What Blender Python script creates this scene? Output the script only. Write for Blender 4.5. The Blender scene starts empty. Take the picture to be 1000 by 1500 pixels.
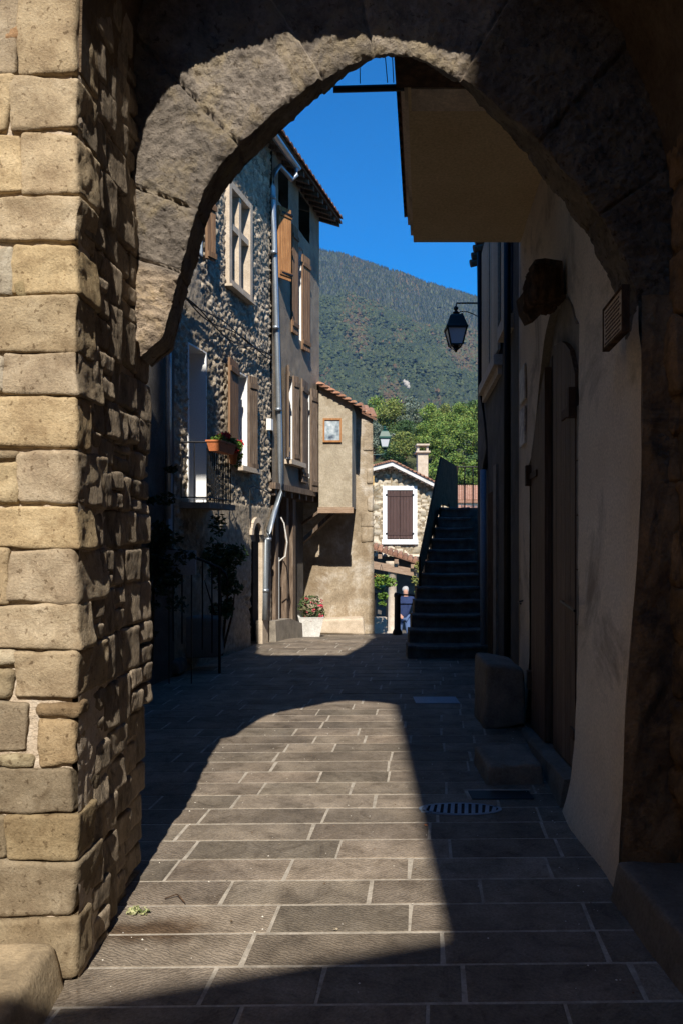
import bpy, math, random
import numpy as np
from mathutils import Vector, noise, Matrix
R = math.radians
sc = bpy.context.scene
col = sc.collection
rnd = random.Random(7)
# ------------------------------------------------------------------ camera
F_PX, HY, CH = 1100.0, 790.0, 1.6
cam = bpy.data.cameras.new("camera"); camo = bpy.data.objects.new("camera", cam); col.objects.link(camo)
camo.location = (0, 0, CH); camo.rotation_euler = (R(90), 0, 0)
cam.sensor_fit = 'VERTICAL'; cam.sensor_height = 36; cam.lens = F_PX/1500*36
cam.shift_y = 40/1500; cam.clip_end = 20000; cam.clip_start = 0.05
sc.camera = camo
# ------------------------------------------------------------------ sky and sun
SUN_EL = 43.5; LX = -0.02
w = bpy.data.worlds.new("World"); sc.world = w; w.use_nodes = True
nt = w.node_tree; nt.nodes.clear()
sky = nt.nodes.new('ShaderNodeTexSky'); sky.sky_type = 'NISHITA'; sky.sun_disc = False
sky.sun_elevation = R(SUN_EL); sky.altitude = 1200; sky.air_density = 1.0; sky.dust_density = 0.0; sky.ozone_density = 6.0
bg = nt.nodes.new('ShaderNodeBackground'); bg.inputs[1].default_value = 0.12
out = nt.nodes.new('ShaderNodeOutputWorld')
hs = nt.nodes.new('ShaderNodeHueSaturation'); hs.inputs['Saturation'].default_value = 2.3; hs.inputs['Value'].default_value = .9
nt.links.new(sky.outputs[0], hs.inputs['Color']); nt.links.new(hs.outputs[0], bg.inputs[0]); nt.links.new(bg.outputs[0], out.inputs[0])
ce = math.cos(R(SUN_EL))
Ld = Vector((LX*ce, ce, -math.sin(R(SUN_EL)))).normalized()      # direction the light travels
sky.sun_rotation = math.atan2(-Ld.x, -Ld.y)
sl = bpy.data.lights.new("sun", 'SUN'); sl.energy = 4.0; sl.angle = R(0.53); sl.color = (1.0, 0.93, 0.82)
so = bpy.data.objects.new("sun", sl); col.objects.link(so)
so.rotation_euler = Ld.to_track_quat('-Z', 'Y').to_euler()
sc.view_settings.view_transform = 'Standard'; sc.view_settings.look = 'None'
sc.view_settings.exposure = 0.85; sc.view_settings.gamma = 1
sc.cycles.max_bounces = 9; sc.cycles.diffuse_bounces = 8; sc.cycles.volume_bounces = 0
# ------------------------------------------------------------------ helpers
def smooth(t):
    t = max(0.0, min(1.0, t)); return t*t*(3-2*t)
def ray(px, py, d):
    return Vector(((px-500)*d/F_PX, d, CH+(HY-py)*d/F_PX))
def lerp(a, b, t): return a+(b-a)*t
def interp(x, xs, ys): return float(np.interp(x, xs, ys))
ORIG = {}
class MB:
    def __init__(s): s.v = []; s.f = []; s.c = []
    def quad(s, a, b, c, d, col=None):
        n = len(s.v); s.v += [Vector(a), Vector(b), Vector(c), Vector(d)]; s.f.append((n, n+1, n+2, n+3)); s.c.append(col)
    def tri(s, a, b, c, col=None):
        n = len(s.v); s.v += [Vector(a), Vector(b), Vector(c)]; s.f.append((n, n+1, n+2)); s.c.append(col)
    def hexa(s, p, col=None):          # p: 8 points, bottom loop 0-3, top loop 4-7
        n = len(s.v); s.v += [Vector(q) for q in p]
        for f in ((3,2,1,0),(4,5,6,7),(0,1,5,4),(1,2,6,5),(2,3,7,6),(3,0,4,7)):
            s.f.append(tuple(n+i for i in f)); s.c.append(col)
    def box(s, x0, x1, y0, y1, z0, z1, col=None):
        s.hexa([(x0,y0,z0),(x1,y0,z0),(x1,y1,z0),(x0,y1,z0),(x0,y0,z1),(x1,y0,z1),(x1,y1,z1),(x0,y1,z1)], col)
    def prism(s, poly, off, col=None):
        n = len(s.v); k = len(poly); off = Vector(off)
        s.v += [Vector(p) for p in poly] + [Vector(p)+off for p in poly]
        s.f.append(tuple(range(n, n+k))); s.c.append(col)
        s.f.append(tuple(reversed(range(n+k, n+2*k)))); s.c.append(col)
        for i in range(k):
            j = (i+1) % k
            s.f.append((n+i, n+k+i, n+k+j, n+j)); s.c.append(col)
    def bar(s, a, b, w, h=None, up=(0,0,1), col=None):
        a = Vector(a); b = Vector(b); h = w if h is None else h
        d = (b-a).normalized(); up = Vector(up)
        if abs(d.dot(up)) > .98: up = Vector((0,1,0))
        sx = d.cross(up).normalized()*w/2; sy = sx.cross(d).normalized()*h/2
        s.hexa([a-sx-sy, a+sx-sy, a+sx+sy, a-sx+sy, b-sx-sy, b+sx-sy, b+sx+sy, b-sx+sy], col)
    def tube(s, pts, r, n=8, col=None, cap=True):
        pts = [Vector(p) for p in pts]; base = len(s.v)
        rr = r if isinstance(r, (list, tuple)) else [r]*len(pts)
        up = Vector((0,0,1))
        for i, p in enumerate(pts):
            t = (pts[min(i+1, len(pts)-1)]-pts[max(i-1, 0)]).normalized()
            u = up if abs(t.dot(up)) < .95 else Vector((0,1,0))
            a = t.cross(u).normalized(); b = a.cross(t).normalized()
            for k in range(n):
                an = 2*math.pi*k/n; s.v.append(p+a*math.cos(an)*rr[i]+b*math.sin(an)*rr[i])
        for i in range(len(pts)-1):
            for k in range(n):
                k2 = (k+1) % n
                s.f.append((base+i*n+k, base+i*n+k2, base+(i+1)*n+k2, base+(i+1)*n+k)); s.c.append(col)
        if cap:
            s.f.append(tuple(base+k for k in reversed(range(n)))); s.c.append(col)
            s.f.append(tuple(base+(len(pts)-1)*n+k for k in range(n))); s.c.append(col)
    def lathe(s, c, prof, n=16, col=None, rot=0):
        c = Vector(c); base = len(s.v)
        for r, z in prof:
            for k in range(n):
                an = 2*math.pi*k/n+rot; s.v.append(c+Vector((r*math.cos(an), r*math.sin(an), z)))
        for i in range(len(prof)-1):
            for k in range(n):
                k2 = (k+1) % n
                s.f.append((base+i*n+k, base+i*n+k2, base+(i+1)*n+k2, base+(i+1)*n+k)); s.c.append(col)
        s.f.append(tuple(base+k for k in reversed(range(n)))); s.c.append(col)
        s.f.append(tuple(base+(len(prof)-1)*n+k for k in range(n))); s.c.append(col)
    def grid(s, P, us, vs, keep=None, colf=None, flip=False):
        base = len(s.v); nu, nv = len(us), len(vs)
        for u in us:
            for v in vs: s.v.append(Vector(P(u, v)))
        for i in range(nu-1):
            for j in range(nv-1):
                uc = (us[i]+us[i+1])/2; vc = (vs[j]+vs[j+1])/2
                if keep and not keep(uc, vc): continue
                q = (base+i*nv+j, base+(i+1)*nv+j, base+(i+1)*nv+j+1, base+i*nv+j+1)
                s.f.append(q[::-1] if flip else q); s.c.append(colf(uc, vc) if colf else None)
    def build(s, name, mat, parent=None, smooth_=False, loc=None):
        o0 = ORIG[parent.name] if parent is not None else Vector(loc if loc is not None else (0,0,0))
        me = bpy.data.meshes.new(name)
        me.from_pydata([tuple(v-o0) for v in s.v], [], s.f)
        if 'tint' in mat:
            at = me.color_attributes.new('tint', 'FLOAT_COLOR', 'CORNER')
            arr = np.ones((len(me.loops), 4), dtype=np.float32); k = 0
            for f, c in zip(s.f, s.c):
                n = len(f)
                if c is not None:
                    arr[k:k+n, :3] = c if isinstance(c, (tuple, list)) else (c, c, c)
                k += n
            at.data.foreach_set('color', arr.ravel())
        if smooth_: me.polygons.foreach_set('use_smooth', [True]*len(me.polygons))
        me.materials.append(mat)
        o = bpy.data.objects.new(name, me); col.objects.link(o)
        if parent is not None: o.parent = parent
        else: o.location = o0
        ORIG[o.name] = o0
        return o
def tag(o, label=None, cat=None, group=None, kind=None):
    if label: o['label'] = label
    if cat: o['category'] = cat
    if group: o['group'] = group
    if kind: o['kind'] = kind
    return o
def thing(name, loc, label, cat, group=None):
    o = bpy.data.objects.new(name, None); col.objects.link(o); o.location = loc
    o.empty_display_size = .2
    ORIG[o.name] = Vector(loc); return tag(o, label, cat, group)
def copy_tree(o, parent=None):
    c = o.copy(); col.objects.link(c); c.parent = parent; ORIG[c.name] = ORIG[o.name]
    for ch in [x for x in bpy.data.objects if x.parent == o]: copy_tree(ch, c)
    return c
# stones ------------------------------------------------------------
def cube_pts(n):
    ts = [math.sin((i/n-.5)*math.pi)*.75+(i/n*2-1)*.25 for i in range(n+1)]
    idx = {}; V = []; Fs = []
    def vid(p):
        k = tuple(round(c, 5) for c in p)
        if k not in idx: idx[k] = len(V); V.append(p)
        return idx[k]
    for ax in range(3):
        for sg in (-1, 1):
            for i in range(n):
                for j in range(n):
                    q = []
                    for a, b in ((i,j),(i+1,j),(i+1,j+1),(i,j+1)):
                        p = [0,0,0]; p[ax] = sg; p[(ax+1)%3] = ts[a]; p[(ax+2)%3] = ts[b]; q.append(vid(tuple(p)))
                    Fs.append(tuple(q) if sg > 0 else tuple(q[::-1]))
    return V, Fs
CUBES = {}
def stone(mb, c, h, n=12, r=.02, amp=.006, freq=14, seed=0, tint=1, rough=.0, xf=None, shear=0, facetfreq=0, facetamp=0, tilt=0):
    if n not in CUBES: CUBES[n] = cube_pts(n)
    V, Fs = CUBES[n]; base = len(mb.v); c = Vector(c); h = Vector(h); sv = Vector((seed*3.17, seed*1.31, seed*7.7))
    r = min(r, min(h)*.95)
    cc = [(rnd.uniform(-.14, .14), rnd.uniform(-.14, .14)) for _ in range(4)]
    for p in V:
        q = Vector((p[0]*h.x, p[1]*h.y, p[2]*h.z))
        inn = Vector([max(-(h[i]-r), min(h[i]-r, q[i])) for i in range(3)])
        dd = q-inn
        if dd.length > 1e-9: q = inn+dd.normalized()*r
        # corner skew makes blocks irregular
        tx, ty, tz = p
        q.x += h.x*(.5*cc[0][0]*tz*(tx)) + shear*tz*h.x
        q.z += h.z*(.7*cc[1][0]*tx*tz + .35*cc[2][0]*ty*tz)
        q.x += tilt*q.y
        w_ = c+q
        nn = dd.normalized() if dd.length > 1e-9 else Vector(p).normalized()
        f = noise.fractal(w_*freq+sv, .9, 2.1, 4)*amp
        if rough: f += (abs(noise.noise(Vector((w_.x*38, w_.y*38, w_.z*9))+sv))-.25)*rough
        if facetamp: f += noise.noise(w_*facetfreq+sv)*facetamp
        mb.v.append(w_+nn*f)
    for f in Fs:
        mb.f.append(tuple(base+i for i in f)); mb.c.append(tint)
# leaves ------------------------------------------------------------
def leaves(mb, c, rad, n, size, cols, seed=1, shell=.35, squash=1):
    rg = random.Random(seed); c = Vector(c)
    for i in range(n):
        while True:
            p = Vector((rg.uniform(-1,1), rg.uniform(-1,1), rg.uniform(-1,1)))
            if p.length <= 1 and p.length > shell: break
        q = c+Vector((p.x*rad[0], p.y*rad[1], p.z*rad[2]))
        a = Vector((rg.gauss(0,1), rg.gauss(0,1), rg.gauss(0,.6))).normalized()
        b = a.cross(Vector((rg.gauss(0,1), rg.gauss(0,1), rg.gauss(0,1)))).normalized()
        s_ = size*rg.uniform(.6, 1.4); k = rg.choice(cols); t = rg.uniform(.75, 1.25)
        mid = a.cross(b)*s_*.18
        mb.tri(q-a*s_, q+b*s_*.5+mid, q+a*s_, tuple(x*t for x in k))
        mb.tri(q-a*s_, q+a*s_, q-b*s_*.5+mid, tuple(x*t for x in k))
# ------------------------------------------------------------------ materials
def newmat(name):
    m = bpy.data.materials.new(name); m.use_nodes = True; n = m.node_tree; n.nodes.clear()
    o = n.nodes.new('ShaderNodeOutputMaterial'); b = n.nodes.new('ShaderNodeBsdfPrincipled')
    n.links.new(b.outputs[0], o.inputs[0]); return m, n, b
def N(n, t, **kw):
    x = n.nodes.new(t)
    for k, v in kw.items():
        if k in x.inputs.keys(): x.inputs[k].default_value = v
        else: setattr(x, k, v)
    return x
def ramp(n, fac, stops):
    r_ = n.nodes.new('ShaderNodeValToRGB'); e = r_.color_ramp.elements
    while len(e) < len(stops): e.new(.5)
    for i, (p, c) in enumerate(stops): e[i].position = p; e[i].color = (*c, 1)
    n.links.new(fac, r_.inputs[0]); return r_.outputs[0]
def mul(n, a, b, f=1.0, mode='MULTIPLY'):
    m = n.nodes.new('ShaderNodeMix'); m.data_type = 'RGBA'; m.blend_type = mode; m.inputs[0].default_value = f
    n.links.new(a, m.inputs[6]); n.links.new(b, m.inputs[7]); return m.outputs[2]
def surf(name, cols, scale=6, fine=60, rough=.85, bump=.3, bdist=.01, stretch=(1,1,1), tint=False, stain=None, spec=.3, metal=0, fscale=None, big=.9, extra=None, speck=None):
    m, n, b = newmat(name); L = n.links
    if tint: m['tint'] = 1
    tc = N(n, 'ShaderNodeTexCoord'); mp = N(n, 'ShaderNodeMapping'); mp.inputs['Scale'].default_value = stretch
    L.new(tc.outputs['Object'], mp.inputs[0])
    n1 = N(n, 'ShaderNodeTexNoise', Scale=scale, Detail=8.0, Roughness=.65); L.new(mp.outputs[0], n1.inputs['Vector'])
    k = len(cols); c = ramp(n, n1.outputs[0], [(.3+.4*i/(max(1, k-1)), cc) for i, cc in enumerate(cols)])
    n2 = N(n, 'ShaderNodeTexNoise', Scale=fine, Detail=6.0, Roughness=.7); L.new(mp.outputs[0], n2.inputs['Vector'])
    c = mul(n, c, ramp(n, n2.outputs[0], [(.3, (.72,.72,.72)), (.7, (1.22,1.22,1.22))]), big)
    if stain:
        n3 = N(n, 'ShaderNodeTexNoise', Scale=stain[0], Detail=7.0, Roughness=.7, Distortion=.6); L.new(mp.outputs[0], n3.inputs['Vector'])
        c2 = ramp(n, n3.outputs[0], [(.5, (0,0,0)), (.68, (1,1,1))])
        mx = n.nodes.new('ShaderNodeMix'); mx.data_type = 'RGBA'; L.new(c2, mx.inputs[0]); L.new(c, mx.inputs[6]); mx.inputs[7].default_value = (*stain[1], 1); c = mx.outputs[2]
    if speck:
        n4 = N(n, 'ShaderNodeTexNoise', Scale=speck[0], Detail=4.0, Roughness=.6); L.new(mp.outputs[0], n4.inputs['Vector'])
        c = mul(n, c, ramp(n, n4.outputs[0], [(.34,(.5,.46,.42)),(.40,(1,1,1)),(.66,(1,1,1)),(.72,(1.35,1.35,1.35))]))
        n6 = N(n, 'ShaderNodeTexNoise', Scale=1.4, Detail=5.0, Roughness=.6); L.new(mp.outputs[0], n6.inputs['Vector'])
        c = mul(n, c, ramp(n, n6.outputs[0], [(.3,(.78,.76,.74)),(.55,(1,1,1)),(.75,(1.15,1.15,1.15))]))
    if tint:
        at = N(n, 'ShaderNodeAttribute', attribute_name='tint'); c = mul(n, c, at.outputs[0])
    L.new(c, b.inputs['Base Color']); b.inputs['Roughness'].default_value = rough
    b.inputs['Metallic'].default_value = metal; b.inputs['Specular IOR Level'].default_value = spec
    if bump:
        bp = N(n, 'ShaderNodeBump', Strength=bump, Distance=bdist)
        ad = N(n, 'ShaderNodeMath', operation='ADD'); L.new(n1.outputs[0], ad.inputs[0]); L.new(n2.outputs[0], ad.inputs[1])
        L.new(ad.outputs[0], bp.inputs['Height']); L.new(bp.outputs[0], b.inputs['Normal'])
    return m
M = {}
M['block'] = surf('tan_sandstone', [(.28,.205,.125),(.41,.318,.20),(.53,.43,.29)], 6, 110, .9, .8, .007, tint=True, speck=(42,), stain=(9,(.25,.18,.105)))
M['mortar'] = surf('lime_mortar', [(.42,.33,.24),(.55,.45,.34),(.6,.52,.43)], 14, 90, .95, .8, .012)
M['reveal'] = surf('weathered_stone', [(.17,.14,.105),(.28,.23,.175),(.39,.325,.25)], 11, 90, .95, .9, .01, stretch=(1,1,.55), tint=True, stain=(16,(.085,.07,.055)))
M['ring'] = surf('arch_stone', [(.12,.10,.085),(.24,.205,.17),(.38,.325,.27)], 10, 38, .92, 1.0, .03, speck=(30,), tint=True, stain=(5,(.34,.275,.18)))
M['gatewall'] = surf('gate_rough_wall', [(.10,.065,.038),(.16,.11,.066),(.22,.155,.095)], 4, 40, .95, 1, .03)
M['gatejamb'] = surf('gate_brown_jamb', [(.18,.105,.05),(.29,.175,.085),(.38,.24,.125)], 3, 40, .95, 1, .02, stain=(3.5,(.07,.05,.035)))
M['rubble'] = surf('rubble_stone', [(.20,.165,.125),(.33,.28,.215),(.46,.39,.30)], 12, 80, .95, .8, .01, tint=True)
M['houserubble'] = surf('pale_rubble', [(.38,.33,.25),(.52,.46,.36),(.62,.56,.46)], 4, 40, .95, .6, .02, tint=True)
M['plaster_l'] = surf('grey_roughcast', [(.19,.155,.115),(.27,.22,.165),(.33,.27,.20)], 2.2, 60, .95, .8, .01, stain=(1.6,(.17,.14,.11)))
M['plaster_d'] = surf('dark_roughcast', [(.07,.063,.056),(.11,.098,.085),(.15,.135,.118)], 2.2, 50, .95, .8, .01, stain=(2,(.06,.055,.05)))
M['plaster_t'] = surf('tan_plaster', [(.29,.245,.18),(.39,.335,.25),(.47,.41,.32)], 2.8, 45, .95, .7, .012, stain=(2.3,(.25,.20,.14)))
M['plaster_w'] = surf('stained_lower_wall', [(.19,.145,.095),(.36,.29,.205),(.62,.57,.5)], 1.9, 30, .95, .8, .02, stain=(1.5,(.21,.15,.09)))
M['plaster_r'] = surf('beige_render', [(.58,.47,.345),(.66,.545,.41),(.71,.60,.46)], 1.3, 70, .93, .35, .006, stain=(1.4,(.29,.235,.18)))
M['plaster_s'] = surf('warm_bounce_render', [(.55,.42,.27),(.62,.48,.32)], 2, 40, .95, .4, .006)
M['soffit'] = surf('ochre_render', [(.52,.395,.225),(.58,.45,.265),(.63,.50,.305)], 1.3, 50, .93, .3, .006)
M['white'] = surf('white_paint', [(.74,.74,.73),(.82,.82,.81)], 3, 60, .7, .15, .003, big=.4)
M['soiled'] = surf('soiled_white', [(.50,.48,.43),(.70,.69,.66),(.78,.77,.75)], 4, 40, .8, .3, .004)
M['whitew'] = surf('white_weathered', [(.5,.48,.44),(.66,.64,.6),(.74,.72,.68)], 5, 60, .85, .3, .004)
M['palestone'] = surf('pale_frame_stone', [(.42,.34,.25),(.52,.43,.33),(.6,.51,.40)], 8, 70, .9, .5, .005)
M['greystone'] = surf('grey_stone', [(.16,.14,.115),(.25,.22,.18),(.32,.28,.23)], 6, 60, .92, .7, .008, tint=True)
M['darkstone'] = surf('dark_stone', [(.08,.072,.065),(.15,.135,.12),(.24,.22,.195)], 7, 60, .95, .8, .01, spec=.1)
M['wood'] = surf('orange_wood', [(.24,.105,.038),(.36,.165,.06),(.46,.23,.09)], 6, 30, .75, .5, .004, stretch=(6,6,.6), tint=True)
M['brownwood'] = surf('brown_wood', [(.13,.07,.038),(.21,.12,.065),(.29,.18,.10)], 6, 30, .8, .6, .004, stretch=(6,6,.6), tint=True)
M['oldwood'] = surf('grey_wood', [(.075,.052,.037),(.155,.11,.078),(.27,.21,.16)], 6, 30, .85, .7, .005, stretch=(7,7,.6), tint=True)
M['doorwood'] = surf('door_wood', [(.07,.043,.032),(.12,.078,.055),(.20,.14,.10)], 5, 30, .7, .6, .004, stretch=(9,9,.5), tint=True)
M['darkwood'] = surf('dark_brown_wood', [(.035,.022,.014),(.075,.045,.027),(.17,.10,.06)], 6, 40, .95, .8, .01, stretch=(3,3,1), spec=.08)
M['brownshut'] = surf('brown_shutter', [(.055,.030,.026),(.075,.042,.036),(.095,.055,.047)], 6, 30, .7, .3, .004, stretch=(6,6,.5), tint=True)
M['beigeshut'] = surf('beige_shutter', [(.40,.30,.21),(.48,.37,.26)], 4, 40, .7, .2, .003, tint=True)
M['beam'] = surf('beam_wood', [(.20,.13,.085),(.32,.22,.15),(.42,.31,.22)], 5, 30, .85, .6, .006, stretch=(1,8,8))
M['iron'] = surf('black_iron', [(.012,.012,.013),(.022,.022,.024)], 9, 60, .5, .3, .002, metal=.4)
M['rust'] = surf('rusty_iron', [(.05,.03,.02),(.09,.05,.03)], 9, 60, .8, .4, .003)
M['zinc'] = surf('zinc', [(.30,.34,.38),(.42,.46,.50)], 5, 60, .42, .15, .002, metal=.7)
M['bluepipe'] = surf('blue_grey_pipe', [(.22,.27,.34),(.27,.33,.40)], 5, 60, .5, .1, .002)
M['green'] = surf('green_metal', [(.01,.055,.045),(.015,.08,.065)], 5, 60, .45, .1, .002)
M['teal'] = surf('dark_teal_metal', [(.008,.016,.016),(.012,.025,.024)], 5, 60, .4, .1, .002)
M['terra'] = surf('terracotta', [(.48,.15,.055),(.58,.20,.08)], 5, 60, .8, .2, .003)
M['tile'] = surf('roof_tile', [(.20,.095,.06),(.32,.165,.105),(.44,.27,.19)], 5, 50, .9, .5, .01, tint=True)
M['darktile'] = surf('dark_roof_tile', [(.07,.05,.04),(.13,.09,.07)], 5, 50, .9, .5, .01, tint=True)
M['leaf'] = surf('leaf', [(.8,.8,.8),(1,1,1)], 3, 20, .6, 0, tint=True)
M['dark'] = surf('dark_interior', [(.01,.01,.01),(.02,.018,.016)], 3, 20, .9, 0)
M['redwood'] = surf('red_brown_paint', [(.14,.04,.022),(.2,.065,.035)], 5, 40, .8, .3, .004, stretch=(5,5,.6))
M['concrete'] = surf('concrete', [(.16,.155,.145),(.24,.23,.21)], 4, 60, .9, .4, .005)
M['skin'] = surf('skin', [(.50,.27,.19),(.56,.31,.22)], 5, 40, .6, .1, .002)
M['jacket'] = surf('navy_cloth', [(.018,.03,.085),(.03,.05,.13)], 9, 90, .9, .3, .003)
M['jeans'] = surf('denim', [(.07,.12,.25),(.11,.17,.32)], 9, 90, .9, .3, .003)
M['hair'] = surf('white_hair', [(.34,.33,.31),(.46,.45,.43)], 30, 90, .8, .3, .003)
M['cable'] = surf('black_cable', [(.015,.015,.015),(.03,.03,.03)], 9, 60, .6, 0)
M['ochre'] = surf('ochre_board', [(.55,.33,.10),(.62,.4,.15)], 5, 40, .8, .2, .003)
def glassmat(name, c, rough=.25):
    m, n, b = newmat(name); b.inputs['Base Color'].default_value = (*c, 1); b.inputs['Roughness'].default_value = rough
    b.inputs['Specular IOR Level'].default_value = .6; return m
M['frost'] = glassmat('frosted_glass', (.62,.66,.72), .35)
M['glass'] = glassmat('window_glass', (.03,.05,.08), .08)
def m_paving():
    m, n, b = newmat('paving_stone'); L = n.links; m['tint'] = 1
    tc = N(n, 'ShaderNodeTexCoord'); at = N(n, 'ShaderNodeAttribute', attribute_name='tint')
    # tooling grooves whose direction differs per slab
    sp = N(n, 'ShaderNodeSeparateColor'); L.new(at.outputs[0], sp.inputs[0])
    n1 = N(n, 'ShaderNodeTexNoise', Scale=3.5, Detail=8.0, Roughness=.65); L.new(tc.outputs['Object'], n1.inputs['Vector'])
    c = ramp(n, n1.outputs[0], [(.3,(.135,.113,.088)),(.5,(.205,.173,.136)),(.7,(.275,.236,.19))])
    n2 = N(n, 'ShaderNodeTexNoise', Scale=85.0, Detail=5.0, Roughness=.75); L.new(tc.outputs['Object'], n2.inputs['Vector'])
    c = mul(n, c, ramp(n, n2.outputs[0], [(.3,(.65,.65,.65)),(.72,(1.35,1.35,1.35))]))
    bw = N(n, 'ShaderNodeMix'); bw.data_type = 'RGBA'; bw.blend_type = 'MULTIPLY'; bw.inputs[0].default_value = 1
    cr = N(n, 'ShaderNodeCombineColor'); L.new(sp.outputs[0], cr.inputs[0]); L.new(sp.outputs[1], cr.inputs[1])
    L.new(sp.outputs[1], cr.inputs[2]); L.new(c, bw.inputs[6]); L.new(cr.outputs[0], bw.inputs[7]); c = bw.outputs[2]
    n3 = N(n, 'ShaderNodeTexNoise', Scale=1.3, Detail=6.0, Roughness=.6); L.new(tc.outputs['Object'], n3.inputs['Vector'])
    c = mul(n, c, ramp(n, n3.outputs[0], [(.35,(.8,.8,.8)),(.65,(1.12,1.1,1.06))]))
    # old damp spill stain beside the left pier
    mp9 = N(n, 'ShaderNodeMapping', vector_type='POINT'); mp9.inputs['Location'].default_value = (.78*1.3, -3.06*3.2, 0); mp9.inputs['Scale'].default_value = (1.3, 3.2, 1)
    L.new(tc.outputs['Object'], mp9.inputs[0])
    nz = N(n, 'ShaderNodeTexNoise', Scale=4.0, Detail=6.0, Roughness=.6); L.new(tc.outputs['Object'], nz.inputs['Vector'])
    ln_ = N(n, 'ShaderNodeVectorMath', operation='LENGTH'); L.new(mp9.outputs[0], ln_.inputs[0])
    sm = N(n, 'ShaderNodeMath', operation='ADD'); L.new(ln_.outputs['Value'], sm.inputs[0]); L.new(nz.outputs[0], sm.inputs[1])
    c = mul(n, c, ramp(n, sm.outputs[0], [(.62,(.42,.34,.27)),(.86,(1,1,1))]))
    n5 = N(n, 'ShaderNodeTexNoise', Scale=7.0, Detail=9.0, Roughness=.75, Distortion=1.2); L.new(tc.outputs['Object'], n5.inputs['Vector'])
    c = mul(n, c, ramp(n, n5.outputs[0], [(.36,(.66,.64,.62)),(.50,(1,1,1)),(.70,(1.12,1.12,1.1))]))
    L.new(c, b.inputs['Base Color']); b.inputs['Roughness'].default_value = .72; b.inputs['Specular IOR Level'].default_value = .25
    hs = []
    for ang, fl in ((R(28), False), (R(-32), True)):
        mp = N(n, 'ShaderNodeMapping'); mp.inputs['Rotation'].default_value = (0, 0, ang); L.new(tc.outputs['Object'], mp.inputs[0])
        wv = N(n, 'ShaderNodeTexWave', Scale=19.0, Distortion=9.0, Detail=4.0); wv.inputs['Detail Scale'].default_value = 1.6; wv.bands_direction = 'Y'
        L.new(mp.outputs[0], wv.inputs['Vector']); hs.append(wv.outputs['Fac'])
    mx = N(n, 'ShaderNodeMix'); mx.data_type = 'FLOAT'; L.new(sp.outputs[2], mx.inputs[0]); L.new(hs[0], mx.inputs[2]); L.new(hs[1], mx.inputs[3])
    ad = N(n, 'ShaderNodeMath', operation='ADD'); L.new(mx.outputs[0], ad.inputs[0])
    ms = N(n, 'ShaderNodeMath', operation='MULTIPLY'); ms.inputs[1].default_value = 1.6; L.new(n2.outputs[0], ms.inputs[0]); L.new(ms.outputs[0], ad.inputs[1])
    bp = N(n, 'ShaderNodeBump', Strength=.6, Distance=.0035); L.new(ad.outputs[0], bp.inputs['Height']); L.new(bp.outputs[0], b.inputs['Normal'])
    return m
M['paving'] = m_paving()
M['joint'] = surf('pale_joint', [(.22,.19,.155),(.36,.32,.265),(.46,.41,.345)], 12, 70, .95, .3, .004)
M['forest'] = surf('forest_ground', [(.028,.05,.022),(.05,.07,.026),(.09,.085,.035)], .02, .25, .95, 0, stain=(.012,(.09,.075,.035)))
M['ground'] = surf('ground', [(.10,.09,.07),(.14,.125,.10)], .6, 9, .95, .3, .01)

# wall planes: X = a + b*d ; s = outward sign
class WP:
    def __init__(s, a, b, sg): s.a, s.b, s.s = a, b, sg; s.k = math.sqrt(1+b*b)
    def A(s, e): return s.a+s.s*e*s.k
    def d(s, px, e=0): return s.A(e)/((px-500)/F_PX-s.b)
    def pt(s, px, py, e=0): return ray(px, py, s.d(px, e))
    def at(s, d, z, e=0): return Vector((s.A(e)+s.b*d, d, z))
    def z(s, px, py, e=0): return s.pt(px, py, e).z
    def box(s, mb, d0, d1, z0, z1, e0, e1, col=None):
        p = [s.at(d0,z0,e0), s.at(d1,z0,e0), s.at(d1,z0,e1), s.at(d0,z0,e1), s.at(d0,z1,e0), s.at(d1,z1,e0), s.at(d1,z1,e1), s.at(d0,z1,e1)]
        mb.hexa(p, col)
    def n(s): return Vector((s.s/s.k, -s.s*s.b/s.k, 0))
LF = WP(-4.2, .2545, 1)      # left old facade
RW = WP(.90, .11, -1)        # right rendered house
NB = WP(1.076, .088, -1)     # right neighbour

def gz(x, d):                # ground height of the alley
    z = interp(d, [0, 11.3, 12.5, 14.3, 15.5, 17, 22, 40, 60], [0, 0, -.06, -.25, -.34, -.62, -1.70, -2.0, -2.0])
    return z
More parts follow.
